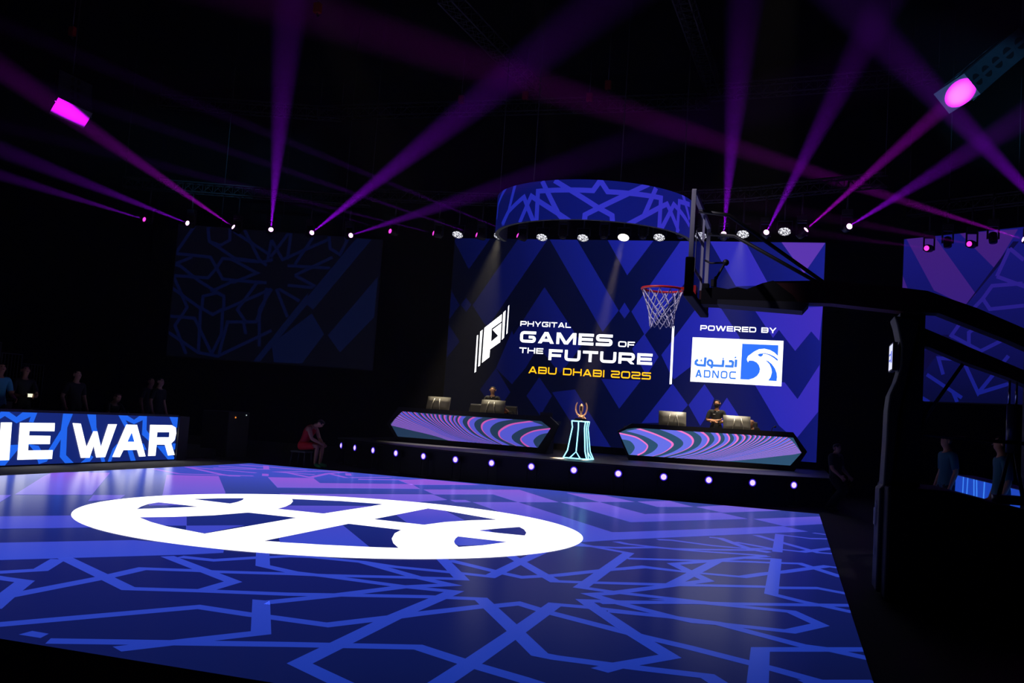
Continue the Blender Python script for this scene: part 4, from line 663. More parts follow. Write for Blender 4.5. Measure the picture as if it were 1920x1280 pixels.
ca = MB(); ca.tube([(-1.57, HY-.02, 3.38), (-1.5, HY-.05, 3.345), (-1.345, HY-.08, 3.35)], .011); ca.ball((-1.34, HY-.08, 3.35), .036, seg=12, rings=8); ca.tube([(-1.345, HY-.08, 3.35), (-1.44, HY-.06, 3.17), (-1.46, HY-.05, 3.1)], .013); ca.box((-1.46, HY-.05, 3.125), (.03, .03, .04)); ca.ball((-1.44, HY-.06, 3.18), .022, seg=10, rings=6)
tag(ca.build('clamp_arm', MATTE), 'small black jointed clamp arm standing on the hoop arm behind the backboard', 'clamp arm')
# ------------------------------------------------------------------ trusses
truss_m = speckle(mat('truss_black', '141416', .6), 10, .15); truss_a = speckle(mat('truss_grey', '38383e', .5, .3), 10, .1)
def truss(label, pts, size, mats, hang=True, step=None, name='lighting_truss'):
    P = [Vector(p) for p in pts]; root = thing(name, label, 'truss', P[0]); h = size/2
    side = []
    for i in range(len(P)):
        t = (P[min(i+1, len(P)-1)]-P[max(i-1, 0)]).normalized(); side.append(Vector((t.y, -t.x, 0)).normalized())
    cn = [[P[i]+side[i]*a*h+Vector((0, 0, b*h))-P[0] for i in range(len(P))] for a, b in ((-1, -1), (1, -1), (1, 1), (-1, 1))]
    for c in cn: MB().tube(c, .026, n=6).build('chord', mats, root)
    lc = MB(); st = step or size
    for i in range(len(P)-1):
        n = max(1, int((P[i+1]-P[i]).length/st))
        for k in range(n):
            for q in range(4):
                A, B = cn[q], cn[(q+1) % 4]; u0, u1 = k/n, (k+1)/n
                a0, b1 = A[i].lerp(A[i+1], u0), B[i].lerp(B[i+1], u1); lc.tube([a0, A[i].lerp(A[i+1], u0)*0+B[i].lerp(B[i+1], u0)], .011, n=5); lc.tube([a0, b1], .011, n=5)
    lc.build('lacing', mats, root)
    if hang:
        for k in (0, len(P)-1):
            q = P[k]-P[0]; MB().tube([q+Vector((0, 0, h)), Vector((q.x, q.y, TOP-P[0].z))], .012, n=5).build('hanging_cable', mats, root)
    return root
truss('black curved lighting truss above the main screen carrying white and magenta lamps', [(-13.35, 6.12, 8.05), (-10.3, 6.66, 8.05), (-7.4, 6.92, 8.05), (-4.45, 6.66, 8.05), (-1.93, 6.05, 8.05), (1.36, 4.64, 8.05)], .3, truss_m)
truss('black lighting truss at left carrying six magenta beam lamps', [(-21.05, 4.44, 8.05), (-13.8, 7.06, 8.05)], .3, truss_m)
truss('black lighting truss at right carrying magenta lamps before the side screen', [(2.28, 8.08, 8.05), (6.68, 5.43, 8.05)], .3, truss_m)
cl = ['long dim ceiling truss running across the middle of the picture', 'dim ladder-like ceiling truss running towards the camera at top centre', 'dim ladder-like ceiling truss at the top, right of centre', 'dim far ceiling truss at upper left below the left loudspeakers', 'dim ceiling truss at upper right behind the violet beams']
for (a, b), l in zip(CEILING_TRUSSES, cl): truss(l, [a, b], .42, truss_a)
hoist = None
for i, (p, l) in enumerate(zip(HOISTS, ['dull red chain hoist on the ceiling truss above the curved header', 'dull red chain hoist at the right of the hoist above the curved header', 'dull red chain hoist under the ladder-like truss at top centre', 'dull red chain hoist left of the ladder-like truss at top centre', 'dull red chain hoist at the far upper left', 'dull red chain hoist beside the upright violet beam at the top'])):
    if hoist is None:
        hoist = thing('chain_hoist', l, 'hoist', p, 'red chain hoists under the roof')
        MB().box((0, 0, .1), (.1, .08, .14)).build('body', mat('hoist_red', '8c1c14', .5), hoist, bevel=.02)
        MB().tube([(0, 0, .2), (0, 0, TOP-12.2)], .014, n=5).build('chain', STEEL, hoist); MB().tube([(0, 0, -.04), (0, 0, -.12), (.05, 0, -.16), (.05, 0, -.1)], .015).build('hook', STEEL, hoist)
    else: dup(hoist, p, l)
# ------------------------------------------------------------------ moving head lamps with beams
lens_w = mat('beam_lens', '111111', .3, emit='ffb4fa', es=5.0); lens_d = mat('beam_lens_dim', '111111', .3, emit='e63cc8', es=1.6)
lens_off = mat('lamp_lens_off', '0c0c10', .15)
mh = None
def moving_head(lens_pos, d, label, lens, group):
    global mh
    d = Vector(d).normalized(); root_pos = Vector(lens_pos)-d*.17
    if mh is None:
        mh = thing('moving_head_lamp', '', 'stage lamp', (0, 0, 0), group)
        b = MB(); b.box((0, 0, .40), (.13, .1, .07)); b.build('base', MATTE, mh, bevel=.015)
        y = MB(); y.prism([(-.15, -.045, -.05), (-.115, -.045, -.05), (-.115, -.045, .28), (.115, -.045, .28), (.115, -.045, -.05), (.15, -.045, -.05), (.15, -.045, .33), (-.15, -.045, .33)], (0, .09, 0)); y.build('yoke', MATTE, mh)
        h = MB(); h.tube([(0, 0, -.13), (0, 0, -.1), (0, 0, .05), (0, 0, .13), (0, 0, .16)], [.06, .1, .11, .105, .1], n=18); hh = h.build('head', MATTE, mh)
        l = MB(); l.ball((0, 0, .15), (.078, .078, .03), rings=8); l.build('lens', lens_w, hh)
        MB().tube([(0, 0, .46), (0, 0, 1.2)], .025).tube([(0, -.25, 1.0), (0, .4, 1.0)], .02).build('clamp', MATTE, mh)
        o = mh
    else: o = dup(mh, (0, 0, 0))
    o.location = root_pos; o['label'] = label; o['group'] = group
    hd_ = [c for c in o.children if c.name.startswith('head')][0]; hd_.rotation_mode = 'QUATERNION'; hd_.rotation_quaternion = d.to_track_quat('Z', 'Y')
    le = hd_.children[0]
    if le.data.materials[0] != lens: le.data = le.data.copy(); le.data.materials[0] = lens
    return o
bl = ['far left magenta lamp, first of the row of six at left', 'second magenta lamp from the left on the left truss', 'third magenta lamp from the left, its beam rising towards the left loudspeakers', 'fourth lamp from the left, with the violet beam standing almost upright',
 'fifth magenta lamp on the left truss, its broad beam rising to the right', 'sixth magenta lamp on the left truss, its low beam crossing towards the curved header', 'tiny dim magenta lamp at the left end of the middle truss', 'magenta lamp left of the first white lamp on the middle truss', 'magenta lamp between the first two white lamps', 'magenta lamp between the second and third white lamps',
 'magenta lamp just right of the backboard with an upright beam', 'magenta lamp between the last two white lamps at right', 'bright magenta lamp right of the last white lamp, beam towards the right loudspeakers', 'magenta lamp at the right end of the middle truss, beam rising to the right', 'dim magenta lamp at the left end of the right truss', 'second dim magenta lamp on the right truss, before the side screen', 'brightest magenta lamp at the right edge, beam pointing left', 'violet beam lamp just beyond the right edge of the picture']
pink = lin('b400ff'); hot = lin('e010e8')
for i, ((p, q, pw), l) in enumerate(zip(BEAMS, bl)):
    d = (Vector(q)-Vector(p)).normalized()
    o = moving_head(p, d, l, lens_d if pw < .6 else lens_w, 'magenta beam lamps on the trusses')
    ld = bpy.data.lights.new('beam', 'SPOT'); ld.energy = BEAM_POWER*pw; ld.spot_size = math.radians(6.5 if i in (2, 12) else (3.8 if i == 5 else 4.8) if pw >= .5 else 2.4); ld.spot_blend = 1.0; ld.shadow_soft_size = .02
    ld.color = (.36, .002, 1.0) if i < 10 or i in (10, 11, 13, 17) else (.45, .002, 1.0)
    if i in (2, 12): ld.color = (.6, .003, .9)
    if i in (14, 15, 16): ld.color = (.62, .003, .85)
    lo_ = bpy.data.objects.new('beam', ld); C.objects.link(lo_); lo_.location = Vector(p)+d*.02; lo_.rotation_mode = 'QUATERNION'; lo_.rotation_quaternion = d.to_track_quat('-Z', 'Y')
    lo_.parent = o; lo_.matrix_parent_inverse = Matrix.Translation(-o.location)
for x, y, l in ((-7.35, 6.72, 'unlit dark moving lamp between the third and fourth white lamps'), (-6.1, 6.65, 'unlit dark moving lamp left of the brightest white lamp'), (-4.95, 6.58, 'unlit dark moving lamp right of the brightest white lamp'), (-3.85, 6.4, 'unlit dark moving lamp hidden partly by the backboard edge'), (3.2, 7.25, 'unlit dark moving lamp between the two dim magenta lamps at right'), (4.2, 6.6, 'unlit dark moving lamp left of the brightest magenta lamp at right')):
    moving_head((x, y, 6.87), (0, -.3, -1), l, lens_off, 'unlit moving lamps on the trusses')
# ------------------------------------------------------------------ white LED wash lamps
def wash_mat(name, es):
    m = mat(name, '111111', .3, emit='f4f4ff', es=es); nt = m.node_tree; b = nt.nodes['Principled BSDF']
    tc = nt.nodes.new('ShaderNodeTexCoord'); v = nt.nodes.new('ShaderNodeTexVoronoi'); v.inputs['Scale'].default_value = 24
    r = nt.nodes.new('ShaderNodeMapRange'); r.inputs['From Min'].default_value = .25; r.inputs['From Max'].default_value = .55; r.inputs['To Min'].default_value = es; r.inputs['To Max'].default_value = .15
    nt.links.new(tc.outputs['Object'], v.inputs['Vector']); nt.links.new(v.outputs['Distance'], r.inputs['Value']); nt.links.new(r.outputs['Result'], b.inputs['Emission Strength'])
    return m
wl, wb = wash_mat('wash_lens', 2.0), mat('wash_lens_bright', '111111', .3, emit='fff4e0', es=3.0)
ws = None; wn = Vector((0, -.5, -.87)).normalized()
wlab = ['first white lamp from the left on the middle truss', 'second white lamp from the left, hanging under the left end of the curved header', 'third white lamp from the left on the middle truss', 'fourth white lamp from the left, next to the brightest one', 'brightest warm white lamp above the trophy, throwing a beam down', 'white lamp just right of the brightest one', 'white lamp seen through the clear backboard', 'second white lamp from the right on the middle truss', 'rightmost white lamp on the middle truss']
for i, (p, l) in enumerate(zip(WASH, wlab)):
    if ws is None:
        ws = thing('wash_lamp', '', 'stage lamp', (0, 0, 0), 'white wash lamps on the middle truss'); q = wn.to_track_quat('Z', 'Y').to_matrix()
        h = MB(); h.tube([q @ Vector((0, 0, z)) for z in (-.22, -.18, -.02, .0)], [.1, .15, .175, .175], n=24); h.build('housing', MATTE, ws)
        ln_ = MB(); ln_.disc(q @ Vector((0, 0, .004)), wn, .16, n=28); ln_.build('lens', wl, ws)
        y = MB(); y.tube([(-.19, .06, .06), (-.19, .06, .3), (.19, .06, .3), (.19, .06, .06)], .018); y.tube([(0, .06, .3), (0, .06, 1.2)], .025); y.tube([(0, -.25, 1.0), (0, .45, 1.0)], .02); y.build('yoke', MATTE, ws); o = ws
    else: o = dup(ws, (0, 0, 0))
    o.location = p; o['label'] = l
    if i == 4:
        for c in o.children:
            if c.name.startswith('lens'): c.data = c.data.copy(); c.data.materials[0] = wb
def spot(name, p, q, power, size, col, blend=.5, soft=.08):
    ld = bpy.data.lights.new(name, 'SPOT'); ld.energy = power; ld.spot_size = math.radians(size); ld.spot_blend = blend; ld.shadow_soft_size = soft; ld.color = col
    o = bpy.data.objects.new(name, ld); C.objects.link(o); d = Vector(q)-Vector(p); o.location = Vector(p)+d.normalized()*.06; o.rotation_mode = 'QUATERNION'; o.rotation_quaternion = d.to_track_quat('-Z', 'Y'); return o
spot('trophy_spot', WASH[4], (-5.62, 2.3, 1.1), 60000, 6.5, (1, .74, .48))
spot('desk_spot', WASH[1], (-9.6, 5.1, 1.9), 5200, 34, (1, .86, .6), .8)
spot('desk_spot', WASH[7], (-2.6, 5.3, 1.95), 4200, 36, (1, .86, .66), .8)
spot('added_hoop_fill', (-6, -14.5, 9.5), (-1.8, HY, 3.4), 2800, 13, (.9, .8, 1), .6)  # added unseen light without a fixture, brightens rim, net and board frame
spot('added_front_fill', (-11.5, -3.5, 12.4), (-9.3, 5.6, 2.0), 2200, 15, (1, .82, .6), .6)  # added light above the frame, no lamp body, lifts the left desk
spot('added_front_fill', (-.8, -3.5, 12.4), (-2.6, 6.0, 2.0), 3600, 17, (1, .82, .6), .6)  # same kind of added light for the right desk and its men
spot('added_front_fill', (-5.9, -4.5, 12.4), (-5.5, 2.3, 1.75), 7000, 4, (1, .82, .62), .6)  # unseen fill added to brighten the front of the trophy
spot('added_speaker_fill', (-1, -14, 5), (2.6, .3, 8.9), 8000, 9, (.12, .5, 1), .6)  # cyan fill added out of view to tint the right loudspeakers
spot('added_speaker_fill', (-14, -16, 5), (-17.8, 2.0, 8.2), 8000, 9, (.12, .5, 1), .6)  # matching added cyan fill, without a lamp, for the left loudspeakers
# ------------------------------------------------------------------ hanging loudspeaker arrays
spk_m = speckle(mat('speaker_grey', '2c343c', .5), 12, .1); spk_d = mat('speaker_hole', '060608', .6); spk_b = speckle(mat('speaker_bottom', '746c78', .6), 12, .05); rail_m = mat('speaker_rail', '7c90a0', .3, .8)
def array(label, data, n, w_, h_, d_, curve):
    p0, a, b, c = [Vector(v) for v in data]; root = thing('loudspeaker_array', label, 'loudspeaker', p0)
    R0 = Matrix((a, b, c)).transposed(); pos = Vector((0, 0, 0)); rails = [[], []]
    for k in range(n):
        R = Matrix.Rotation(curve*k, 3, a) @ R0; A, B, Cc = R.col[0], R.col[1], R.col[2]
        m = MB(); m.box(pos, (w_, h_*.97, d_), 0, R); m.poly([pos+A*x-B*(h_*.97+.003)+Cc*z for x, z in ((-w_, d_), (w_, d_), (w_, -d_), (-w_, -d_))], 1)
        cab = m.build('cabinet', [spk_m, spk_b], root)
        for sg_ in (-1, 1):
            hm_ = MB(); hm_.poly([pos-Cc*(d_+.004)+A*sg_*.015+(A*sg_*math.cos(t)+B*math.sin(t))*.13 for t in [(-80+160*j/10)*math.pi/180 for j in range(11)]]); hm_.build('horn', spk_d, cab)
        for i, s_ in enumerate((-1, 1)): rails[i] += [pos+A*s_*(w_+.03)-B*h_-Cc*d_*.5, pos+A*s_*(w_+.03)+B*h_-Cc*d_*.5]
        pos = pos+B*h_*2
    for r in rails: MB().tube(r, .012).build('rigging_rail', rail_m, root)
    top = pos; fb = MB(); fb.bar(top+a*w_, top-a*w_, .12, .06); fb.tube([top, (top.x, top.y, TOP-p0.z)], .02); fb.build('flying_frame', MATTE, root)
    return root
array('curved array of loudspeakers at upper right, its underside lit bright magenta', SPK_R, 5, .3, .22, .5, -.08)
array('curved array of loudspeakers at upper left, a magenta patch on its underside', SPK_L, 4, .48, .19, .28, -.06)
# ------------------------------------------------------------------ people
skin_a = mat('skin_tan', 'b07c5c', .6); skin_b = mat('skin_light', 'c09070', .6); hair_m = speckle(mat('hair_dark', '140e0a', .7), 40, .2); eye_m = mat('eye_dark', '0a0808', .3); lip_m = mat('lip', '80443c', .5); shoe_d = mat('shoe_dark', '101012', .6)
STAND = dict(pelvis=(0, 0, .95), waist=(0, 0, 1.1), chest=(0, 0, 1.31), nb=(0, .01, 1.46), neck=(0, 0, 1.53), head=(0, -.02, 1.64), top=(0, 0, 1.70), sh=(.175, .01, 1.425), el=(.235, .03, 1.14), wr=(.245, -.06, .91), hip=(.095, 0, .92), kn=(.11, -.01, .5), an=(.115, .02, .09), toe=(.13, -.15, .045))
def person(label, loc, rz, pose, shirt, legs, skin, shoe=None, sleeve=.55, shorts=False, beard=False, bald=False, extra=None, hairm=None):
    J = dict(STAND); J.update(pose); g = lambda k: Vector(J[k])
    root = thing('person', label, 'person', loc); root.rotation_euler = (0, 0, rz)
    V = []; E = []; Rd = []; bone = []
    def v(p, r): V.append(Vector(p)); Rd.append(r); return len(V)-1
    def e(a, b, z): E.append((a, b)); bone.append((a, b, z))
    pe = v(g('pelvis'), .135); wa = v(g('waist'), .125); ch = v(g('chest'), .145); nb = v(g('nb'), .075); ne = v(g('neck'), .055)
    hd_ = g('head'); up = (g('top')-hd_).normalized(); fw = Vector(J.get('fwd', (0, -1, 0))).normalized(); fw = (fw-up*fw.dot(up)).normalized(); sd_ = up.cross(fw)
    jaw = v(hd_-up*.06+fw*.024, .066); h1 = v(hd_+up*.015+fw*.005, .088); h2 = v(hd_+up*.07-fw*.005, .07)
    e(pe, wa, 'torso'); e(wa, ch, 'torso'); e(ch, nb, 'collar'); e(nb, ne, 'neck'); e(ne, jaw, 'head'); e(jaw, h1, 'head'); e(h1, h2, 'head')
    for s_ in (1, -1):
        def k(n):
            q = J.get(n+('_l' if s_ > 0 else '_r'))
            return Vector(q) if q is not None else Vector((J[n][0]*s_, J[n][1], J[n][2]))
        sh = v(k('sh'), .066); el = v(k('el'), .045); wr = v(k('wr'), .030); mid = v((k('sh')+k('el'))/2, .056); fm = v((k('el')*.6+k('wr')*.4), .044)
        e(ch, sh, 'yoke'); e(sh, mid, 'arm0'); e(mid, el, 'arm1'); e(el, fm, 'fore'); e(fm, wr, 'fore')
        d = k('ha').normalized() if ('ha_l' in J or 'ha' in J) else (k('wr')-k('el')).normalized()
        pr = Vector(J.get('pn', (s_, 0, 0))); sp = d.cross(pr); sp = sp.normalized() if sp.length > .1 else d.orthogonal().normalized(); pn = sp.cross(d)
        pa = v(k('wr')+d*.065, .034); e(wr, pa, 'hand')
        for f_, (o, L) in enumerate(((-.03, .07), (-.01, .08), (.011, .075), (.03, .06))):
            a = v(k('wr')+d*.105+sp*o, .0105); b = v(k('wr')+d*(.105+L*.55)+sp*o*1.1-pn*.01*s_, .009); c = v(k('wr')+d*(.105+L*.9)+sp*o*1.1-pn*.032*s_, .008); e(pa, a, 'hand'); e(a, b, 'hand'); e(b, c, 'hand')
        a = v(k('wr')+d*.06-sp*.045, .011); b = v(k('wr')+d*.1-sp*.065-pn*.01*s_, .009); e(pa, a, 'hand'); e(a, b, 'hand')
        hp_ = v(k('hip'), .092); kn_ = v(k('kn'), .058); an = v(k('an'), .040); th = v((k('hip')+k('kn'))/2, .08); cf = v(k('kn')*.65+k('an')*.35, .056); to = v(k('toe'), .034); hl = v(k('an')*.6+k('toe')*.4+Vector((0, 0, -.02)), .042)
        e(pe, hp_, 'hips'); e(hp_, th, 'leg0'); e(th, kn_, 'leg1'); e(kn_, cf, 'shin'); e(cf, an, 'shin'); e(an, hl, 'foot'); e(hl, to, 'foot')
    me = bpy.data.meshes.new('tmp'); me.from_pydata(V, E, []); ob = bpy.data.objects.new('tmp', me); C.objects.link(ob)
    ob.modifiers.new('skin', 'SKIN'); sm = ob.modifiers.new('sub', 'SUBSURF'); sm.levels = 2; sm.render_levels = 2
    for i, sv in enumerate(me.skin_vertices[0].data): sv.radius = (Rd[i], Rd[i]*(.78 if i in (0, 1, 2) else 1)); sv.use_root = (i == 0)
    dg = bpy.context.evaluated_depsgraph_get(); body = bpy.data.meshes.new_from_object(ob.evaluated_get(dg)); bpy.data.objects.remove(ob)
    body.name = 'body'
    # face shaping: nose, brow and chin pushed out of the head surface
    for vt in body.vertices:
        q = vt.co-hd_; x, y, z = q.dot(sd_), q.dot(fw), q.dot(up)
        if y > .03 and abs(z) < .12:
            vt.co += fw*(.026*math.exp(-(x/.014)**2-((z+.012)/.022)**2) + .008*math.exp(-(x/.05)**2-((z-.032)/.012)**2) + .010*math.exp(-(x/.025)**2-((z+.085)/.02)**2) - .007*math.exp(-((abs(x)-.033)/.014)**2-((z-.012)/.012)**2))
    segs = [(V[a], V[b], z, (Rd[a]+Rd[b])/2) for a, b, z in bone]
    def zone(p):
        best = None
        for a, b, z, r in segs:
            ab = b-a; t = max(0, min(1, (p-a).dot(ab)/max(ab.length_squared, 1e-9))); dd = (p-a-ab*t).length-r
            if best is None or dd < best[0]: best = (dd, z, t)
        return best[1], best[2]
    zf = [zone(Vector(p.center)) for p in body.polygons]
    bo = bpy.data.objects.new('body', body); C.objects.link(bo); bo.parent = root; body.materials.clear(); body.materials.append(skin)
    for p in body.polygons: p.use_smooth = True
    def shell(name, test, off, m, more=None):
        mb = MB(); used = {}
        for p, z in zip(body.polygons, zf):
            if test(z, Vector(p.center)): mb.poly([body.vertices[i].co+body.vertices[i].normal*(off+(more(body.vertices[i].co) if more else 0)) for i in p.vertices], 0, True)
        if not mb.f: return
        o = mb.build(name, m, root); bm = bmesh.new(); bm.from_mesh(o.data); bmesh.ops.remove_doubles(bm, verts=bm.verts, dist=1e-5); bm.to_mesh(o.data); bm.free(); return o
    slv = lambda z: z[0] == 'arm0' or (z[0] == 'arm1' and z[1] < sleeve)
    pv, wv = g('pelvis'), (g('waist')-g('pelvis')).normalized()
    shell('shirt', lambda z, c: z[0] == 'torso' or (z[0] == 'collar' and z[1] < .8) or (z[0] == 'yoke' and (sleeve >= 0 or z[1] < .62)) or (z[0] == 'hips' and (c-pv).dot(wv) > -.03) or (slv(z) if sleeve >= 0 else False), .012, shirt)
    if shorts: shell('shorts', lambda z, c: z[0] in ('hips', 'leg0') or (z[0] == 'leg1' and z[1] < .6), .016, legs)
    else: shell('trousers', lambda z, c: z[0] in ('hips', 'leg0', 'leg1', 'shin'), .010, legs)
    shell('shoes', lambda z, c: z[0] == 'foot', .008, shoe or shoe_d)
    hz = lambda c: ((c-hd_).dot(up), (c-hd_).dot(fw))
    if not bald: shell('hair', lambda z, c: z[0] == 'head' and (hz(c)[0] > .05 or (hz(c)[1] < -.005 and hz(c)[0] > -.055) or (hz(c)[1] < .05 and hz(c)[0] > .022)), .013, hairm or hair_m, lambda c: max(0, min(1, ((c-hd_).dot(up)-.02)/.08))*.022)
    if beard: shell('beard', lambda z, c: z[0] == 'head' and hz(c)[1] > .012 and -.125 < hz(c)[0] < -.03, .004, hairm or hair_m)
    for s_ in (-1, 1):
        MB().ball(hd_+sd_*s_*.032+up*.012+fw*.083, (.013, .008, .007), seg=10, rings=6, rot=Matrix((sd_, fw, up)).transposed()).build('eye', eye_m, root)
        MB().ball(hd_+sd_*s_*.09-fw*.005-up*.005, (.010, .018, .03), seg=10, rings=6, rot=Matrix((sd_, fw, up)).transposed()).build('ear', skin, root)
    MB().ball(hd_-up*.052+fw*.092, (.022, .009, .007), seg=10, rings=6, rot=Matrix((sd_, fw, up)).transposed()).build('mouth', lip_m, root)
    if extra: extra(root, J)
    return root
tee_b = mat('shirt_black', '0b0b0e', .85); tr_b = mat('trousers_black', '0c0c10', .85); teal = mat('shirt_teal', '155662', .8); red_s = mat('jersey_red', 'b01414', .7)
patch = mat('patch_white', 'c8c8c8', .6)
def badge(root, J):
    MB().box((-.07, -.128, 1.345), (.03, .006, .008)).build('chest_print', patch, root); MB().box((.0, -.125, 1.425), (.012, .008, .012)).build('clip_microphone', patch, root); MB().box((.245, -.02, 1.3), (.008, .018, .025)).build('sleeve_patch', patch, root)
def watch(root, J):
    badge(root, J); a = Vector(J['el_l']); b = Vector(J['wr_l']); d = (b-a).normalized(); c = a+(b-a)*.86
    MB().tube([c-d*.018, c+d*.018], .041, n=14).build('watch', MATTE, root)
person('man in black T-shirt standing with crossed arms behind the right desk', (-2.62, 6.5, ST), math.radians(8), dict(el_l=(.255, -.03, 1.17), wr_l=(.0, -.20, 1.12), ha_l=(-1, .12, .2), el_r=(-.255, -.03, 1.17), wr_r=(-.01, -.185, 1.17), ha_r=(1, .1, .25), fwd=(-.45, -1, 0)), tee_b, tr_b, skin_a, beard=True, extra=watch)
person('man in black T-shirt standing behind the left desk, forearms held in front', (-9.03, 6.25, ST), math.radians(4), dict(el_l=(.25, -.04, 1.13), wr_l=(.12, -.22, 1.17), ha_l=(-.8, -.3, .35), el_r=(-.25, -.04, 1.13), wr_r=(-.14, -.24, 1.1), ha_r=(.9, -.3, .1)), tee_b, tr_b, skin_b, extra=badge)
SIT = dict(pelvis=(0, 0, .57), waist=(0, -.02, .7), chest=(0, -.1, .92), nb=(0, -.16, 1.05), neck=(0, -.19, 1.1), head=(0, -.24, 1.19), top=(0, -.25, 1.26), sh=(.175, -.13, 1.02), el=(.24, -.26, .8), wr=(.14, -.45, .83), hip=(.1, -.02, .58), kn=(.13, -.44, .56), an=(.13, -.40, .1), toe=(.14, -.57, .045))
person('dark-haired person hunched over the left desk beside the right monitor', (-8.46, 5.98, ST), 0, dict(SIT, head=(-.04, -.33, 1.14), top=(-.06, -.39, 1.2), neck=(0, -.24, 1.08), fwd=(-.5, -.7, -.5)), tee_b, tr_b, skin_a)
person('bald person seated behind the right monitor of the right desk', (-1.68, 6.62, ST), 0, SIT, tee_b, tr_b, skin_b, bald=True)
person('basketball player in red jersey and shorts sitting hunched beside the stage', (-12.17, .95, FZ), math.radians(90), dict(pelvis=(0, 0, .5), waist=(0, -.03, .63), chest=(0, -.15, .88), nb=(0, -.27, 1.0), neck=(0, -.33, 1.04), head=(0, -.43, 1.09), top=(0, -.49, 1.14), fwd=(0, -.6, -.8), sh=(.18, -.22, .96), el=(.2, -.33, .7), wr=(.06, -.5, .6), hip=(.1, 0, .5), kn=(.13, -.47, .53), an=(.13, -.43, .1), toe=(.14, -.61, .045)), red_s, mat('shorts_red', 'd01818', .7), skin_a, mat('shoe_green', '3c9c58', .6), sleeve=-1, shorts=True)
stl = thing('folding_stool', 'low black stool under the basketball player in red', 'stool', (-12.19, .95, FZ))
MB().box((0, 0, .36), (.2, .2, .02)).build('seat', MATTE, stl)
for a, b in ((-1, -1), (1, -1), (1, 1), (-1, 1)): MB().tube([(a*.17, b*.17, .34), (a*.19, b*.19, .0)], .014).build('leg', STEEL, stl)
person('person in teal shirt standing behind the basketball stand, near its column', (1.9, -3.1, FZ), math.radians(-70), dict(), teal, tr_b, skin_a, sleeve=.7)
person('person in teal shirt standing at the right edge, behind the basketball stand', (2.16, -6.1, FZ), math.radians(-85), dict(), teal, tr_b, skin_a, sleeve=.9)
person('person in dark clothes standing in the shadow off the right end of the stage', (.32, 1.25, FZ), math.radians(60), dict(pelvis=(0, 0, .78), waist=(0, 0, .92), chest=(0, 0, 1.1), nb=(0, 0, 1.22), neck=(0, -.01, 1.27), head=(0, -.02, 1.36), top=(0, -.02, 1.42), sh=(.175, 0, 1.18), el=(.23, -.05, .92), wr=(.2, -.2, .8), hip=(.095, 0, .76), kn=(.11, -.2, .48), an=(.115, .1, .09), toe=(.13, -.06, .045)), mat('shirt_dark', '16161c', .8), tr_b, skin_a)
rs = MB().box((-16.6, -2.5, .07), (1.5, 5.5, .1)); tag(rs.build('riser', MATTE), 'low black riser where spectators stand behind the lettered board', 'platform')
blue_t = mat('shirt_pale_blue', '4ca4c8', .8); dk_t = mat('shirt_navy', '16181e', .8)
person('spectator in pale blue shirt at the far left edge, behind the lettered board', (-15.9, -4.9, .17), math.radians(70), dict(wr=(.2, -.3, 1.05), el=(.24, -.05, 1.12)), blue_t, tr_b, skin_a)
def phone_hold(root, J): MB().box((0, -.36, 1.13), (.055, .006, .035)).build('phone', mat('phone_lit', '111111', .3, emit='f0f0d0', es=1.2), root)
person('spectator in dark clothes holding a lit phone, second from the left behind the board', (-16.0, -4.15, .17), math.radians(65), dict(wr=(.07, -.3, 1.1), el=(.25, -.08, 1.12), ha=(0, -1, .2)), dk_t, tr_b, skin_a, extra=phone_hold)
person('spectator in dark shirt with bare forearms, standing behind the letter W', (-15.9, -2.75, .17), math.radians(75), dict(el=(.27, .05, 1.14), wr=(.26, -.08, .93)), dk_t, tr_b, skin_b)
person('seated spectator with brown hair, low behind the letter A', (-15.7, -1.85, .17), math.radians(80), dict(SIT), dk_t, tr_b, skin_b, hairm=mat('hair_brown', '4a2c18', .7))
person('spectator standing behind the right end of the lettered board', (-15.8, .05, .17), math.radians(85), dict(), dk_t, tr_b, skin_b)
person('taller spectator at the back, right of the board end', (-16.6, .75, .17), math.radians(80), dict(), mat('shirt_charcoal', '22222a', .8), tr_b, skin_a)
sp_st = thing('stool', 'dark stool under the seated spectator behind the letter A', 'stool', (-15.7, -1.85, .17)); MB().box((0, 0, .4), (.19, .19, .025)).build('seat', MATTE, sp_st); MB().tube([(0, 0, 0), (0, 0, .38)], .04).build('post', MATTE, sp_st)
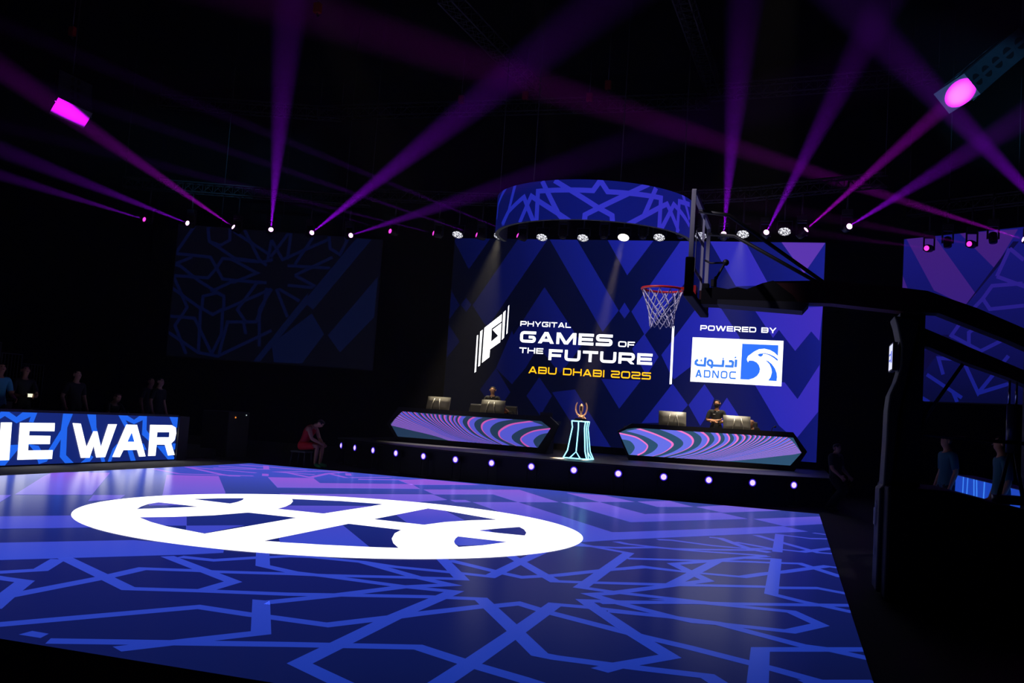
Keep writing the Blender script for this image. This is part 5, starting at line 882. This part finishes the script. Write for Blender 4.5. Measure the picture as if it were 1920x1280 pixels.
# stepped rail panels of the grandstand at left
rb = None; steel_r = speckle(mat('rail_grey', '3a3e46', .5, .3), 10, .1)
gs = thing('grandstand', 'dark stepped grandstand behind the spectators at far left', 'grandstand', (-19.5, -2, FZ))
for k, (y0, y1, z) in enumerate(((-5.5, -2.95, 1.35), (-2.95, -2.3, 1.13), (-2.3, -1.6, .93), (-1.6, -.9, .7), (-.9, -.2, .48))):
    o = MB().box((0, (y0+y1)/2+2, (z-.0)/2), (1.7, (y1-y0)/2, z/2)).build('step', MATTE, gs)
for (y0, y1, z, l) in ((-3.9, -2.98, 1.35-.03, 'highest rail panel of the grandstand at far left'), (-2.92, -2.33, 1.10, 'second highest rail panel of the grandstand'), (-2.27, -1.63, .9, 'third rail panel of the grandstand, beside the standing spectator'), (-.87, -.23, .45, 'lowest rail panel of the grandstand, above the letter A')):
    r = thing('rail_panel', l, 'railing', (-17.85, (y0+y1)/2, z), 'rail panels of the grandstand'); w_ = (y1-y0)/2
    MB().tube([(0, -w_, 0), (0, -w_, 1.1), (0, w_, 1.1), (0, w_, 0)], .02).build('frame', steel_r, r)
    b = MB()
    n = int(2*w_/.09)
    for k in range(1, n): b.tube([(0, -w_+2*w_*k/n, .06), (0, -w_+2*w_*k/n, 1.09)], .009, n=5)
    b.tube([(0, -w_, .06), (0, w_, .06)], .012); b.build('bars', steel_r, r)
# small equipment lights in the dark at left of the stage
eq = thing('equipment_case', 'black equipment case with two tiny indicator lights left of the stage', 'case', (-15.2, 2.2, FZ)); MB().box((0, 0, .6), (.4, .5, .6)).build('body', MATTE, eq, bevel=.02)
MB().ball((.405, -.2, 1.05), .022).build('indicator', mat('indicator_amber', '111111', .4, emit='e08030', es=1.2), eq); MB().ball((.405, .32, 1.12), .016).build('indicator', mat('indicator_white', '111111', .4, emit='c0d0d0', es=1), eq)
# ------------------------------------------------------------------ haze filling the hall
hz_ = bpy.data.materials.new('haze'); hz_.use_nodes = True; nt = hz_.node_tree; nt.nodes.clear()
o_ = nt.nodes.new('ShaderNodeOutputMaterial'); vs = nt.nodes.new('ShaderNodeVolumeScatter'); vs.inputs['Density'].default_value = HAZE_DENSITY; vs.inputs['Color'].default_value = (1, 1, 1, 1); vs.inputs['Anisotropy'].default_value = .0
g_ = nt.nodes.new('ShaderNodeNewGeometry'); sp = nt.nodes.new('ShaderNodeSeparateXYZ'); mr = nt.nodes.new('ShaderNodeMapRange'); mr.interpolation_type = 'SMOOTHSTEP'
mr.inputs['From Min'].default_value = -7; mr.inputs['From Max'].default_value = 6.5; mr.inputs['To Min'].default_value = HAZE_DENSITY*.1; mr.inputs['To Max'].default_value = HAZE_DENSITY  # density thinned towards the court to make the beams fade
nt.links.new(g_.outputs['Position'], sp.inputs[0]); nt.links.new(sp.outputs['Y'], mr.inputs['Value']); nt.links.new(mr.outputs['Result'], vs.inputs['Density'])
nt.links.new(vs.outputs[0], o_.inputs['Volume'])
hb = MB().box(((H0+H1)/2, (K0+K1)/2, (FZ+TOP)/2), ((H1-H0)/2-.02, (K1-K0)/2-.02, (TOP-FZ)/2-.02)).build('haze', hz_)
tag(hb, 'thin stage haze filling the hall and showing the lamp beams', 'haze', kind='stuff')
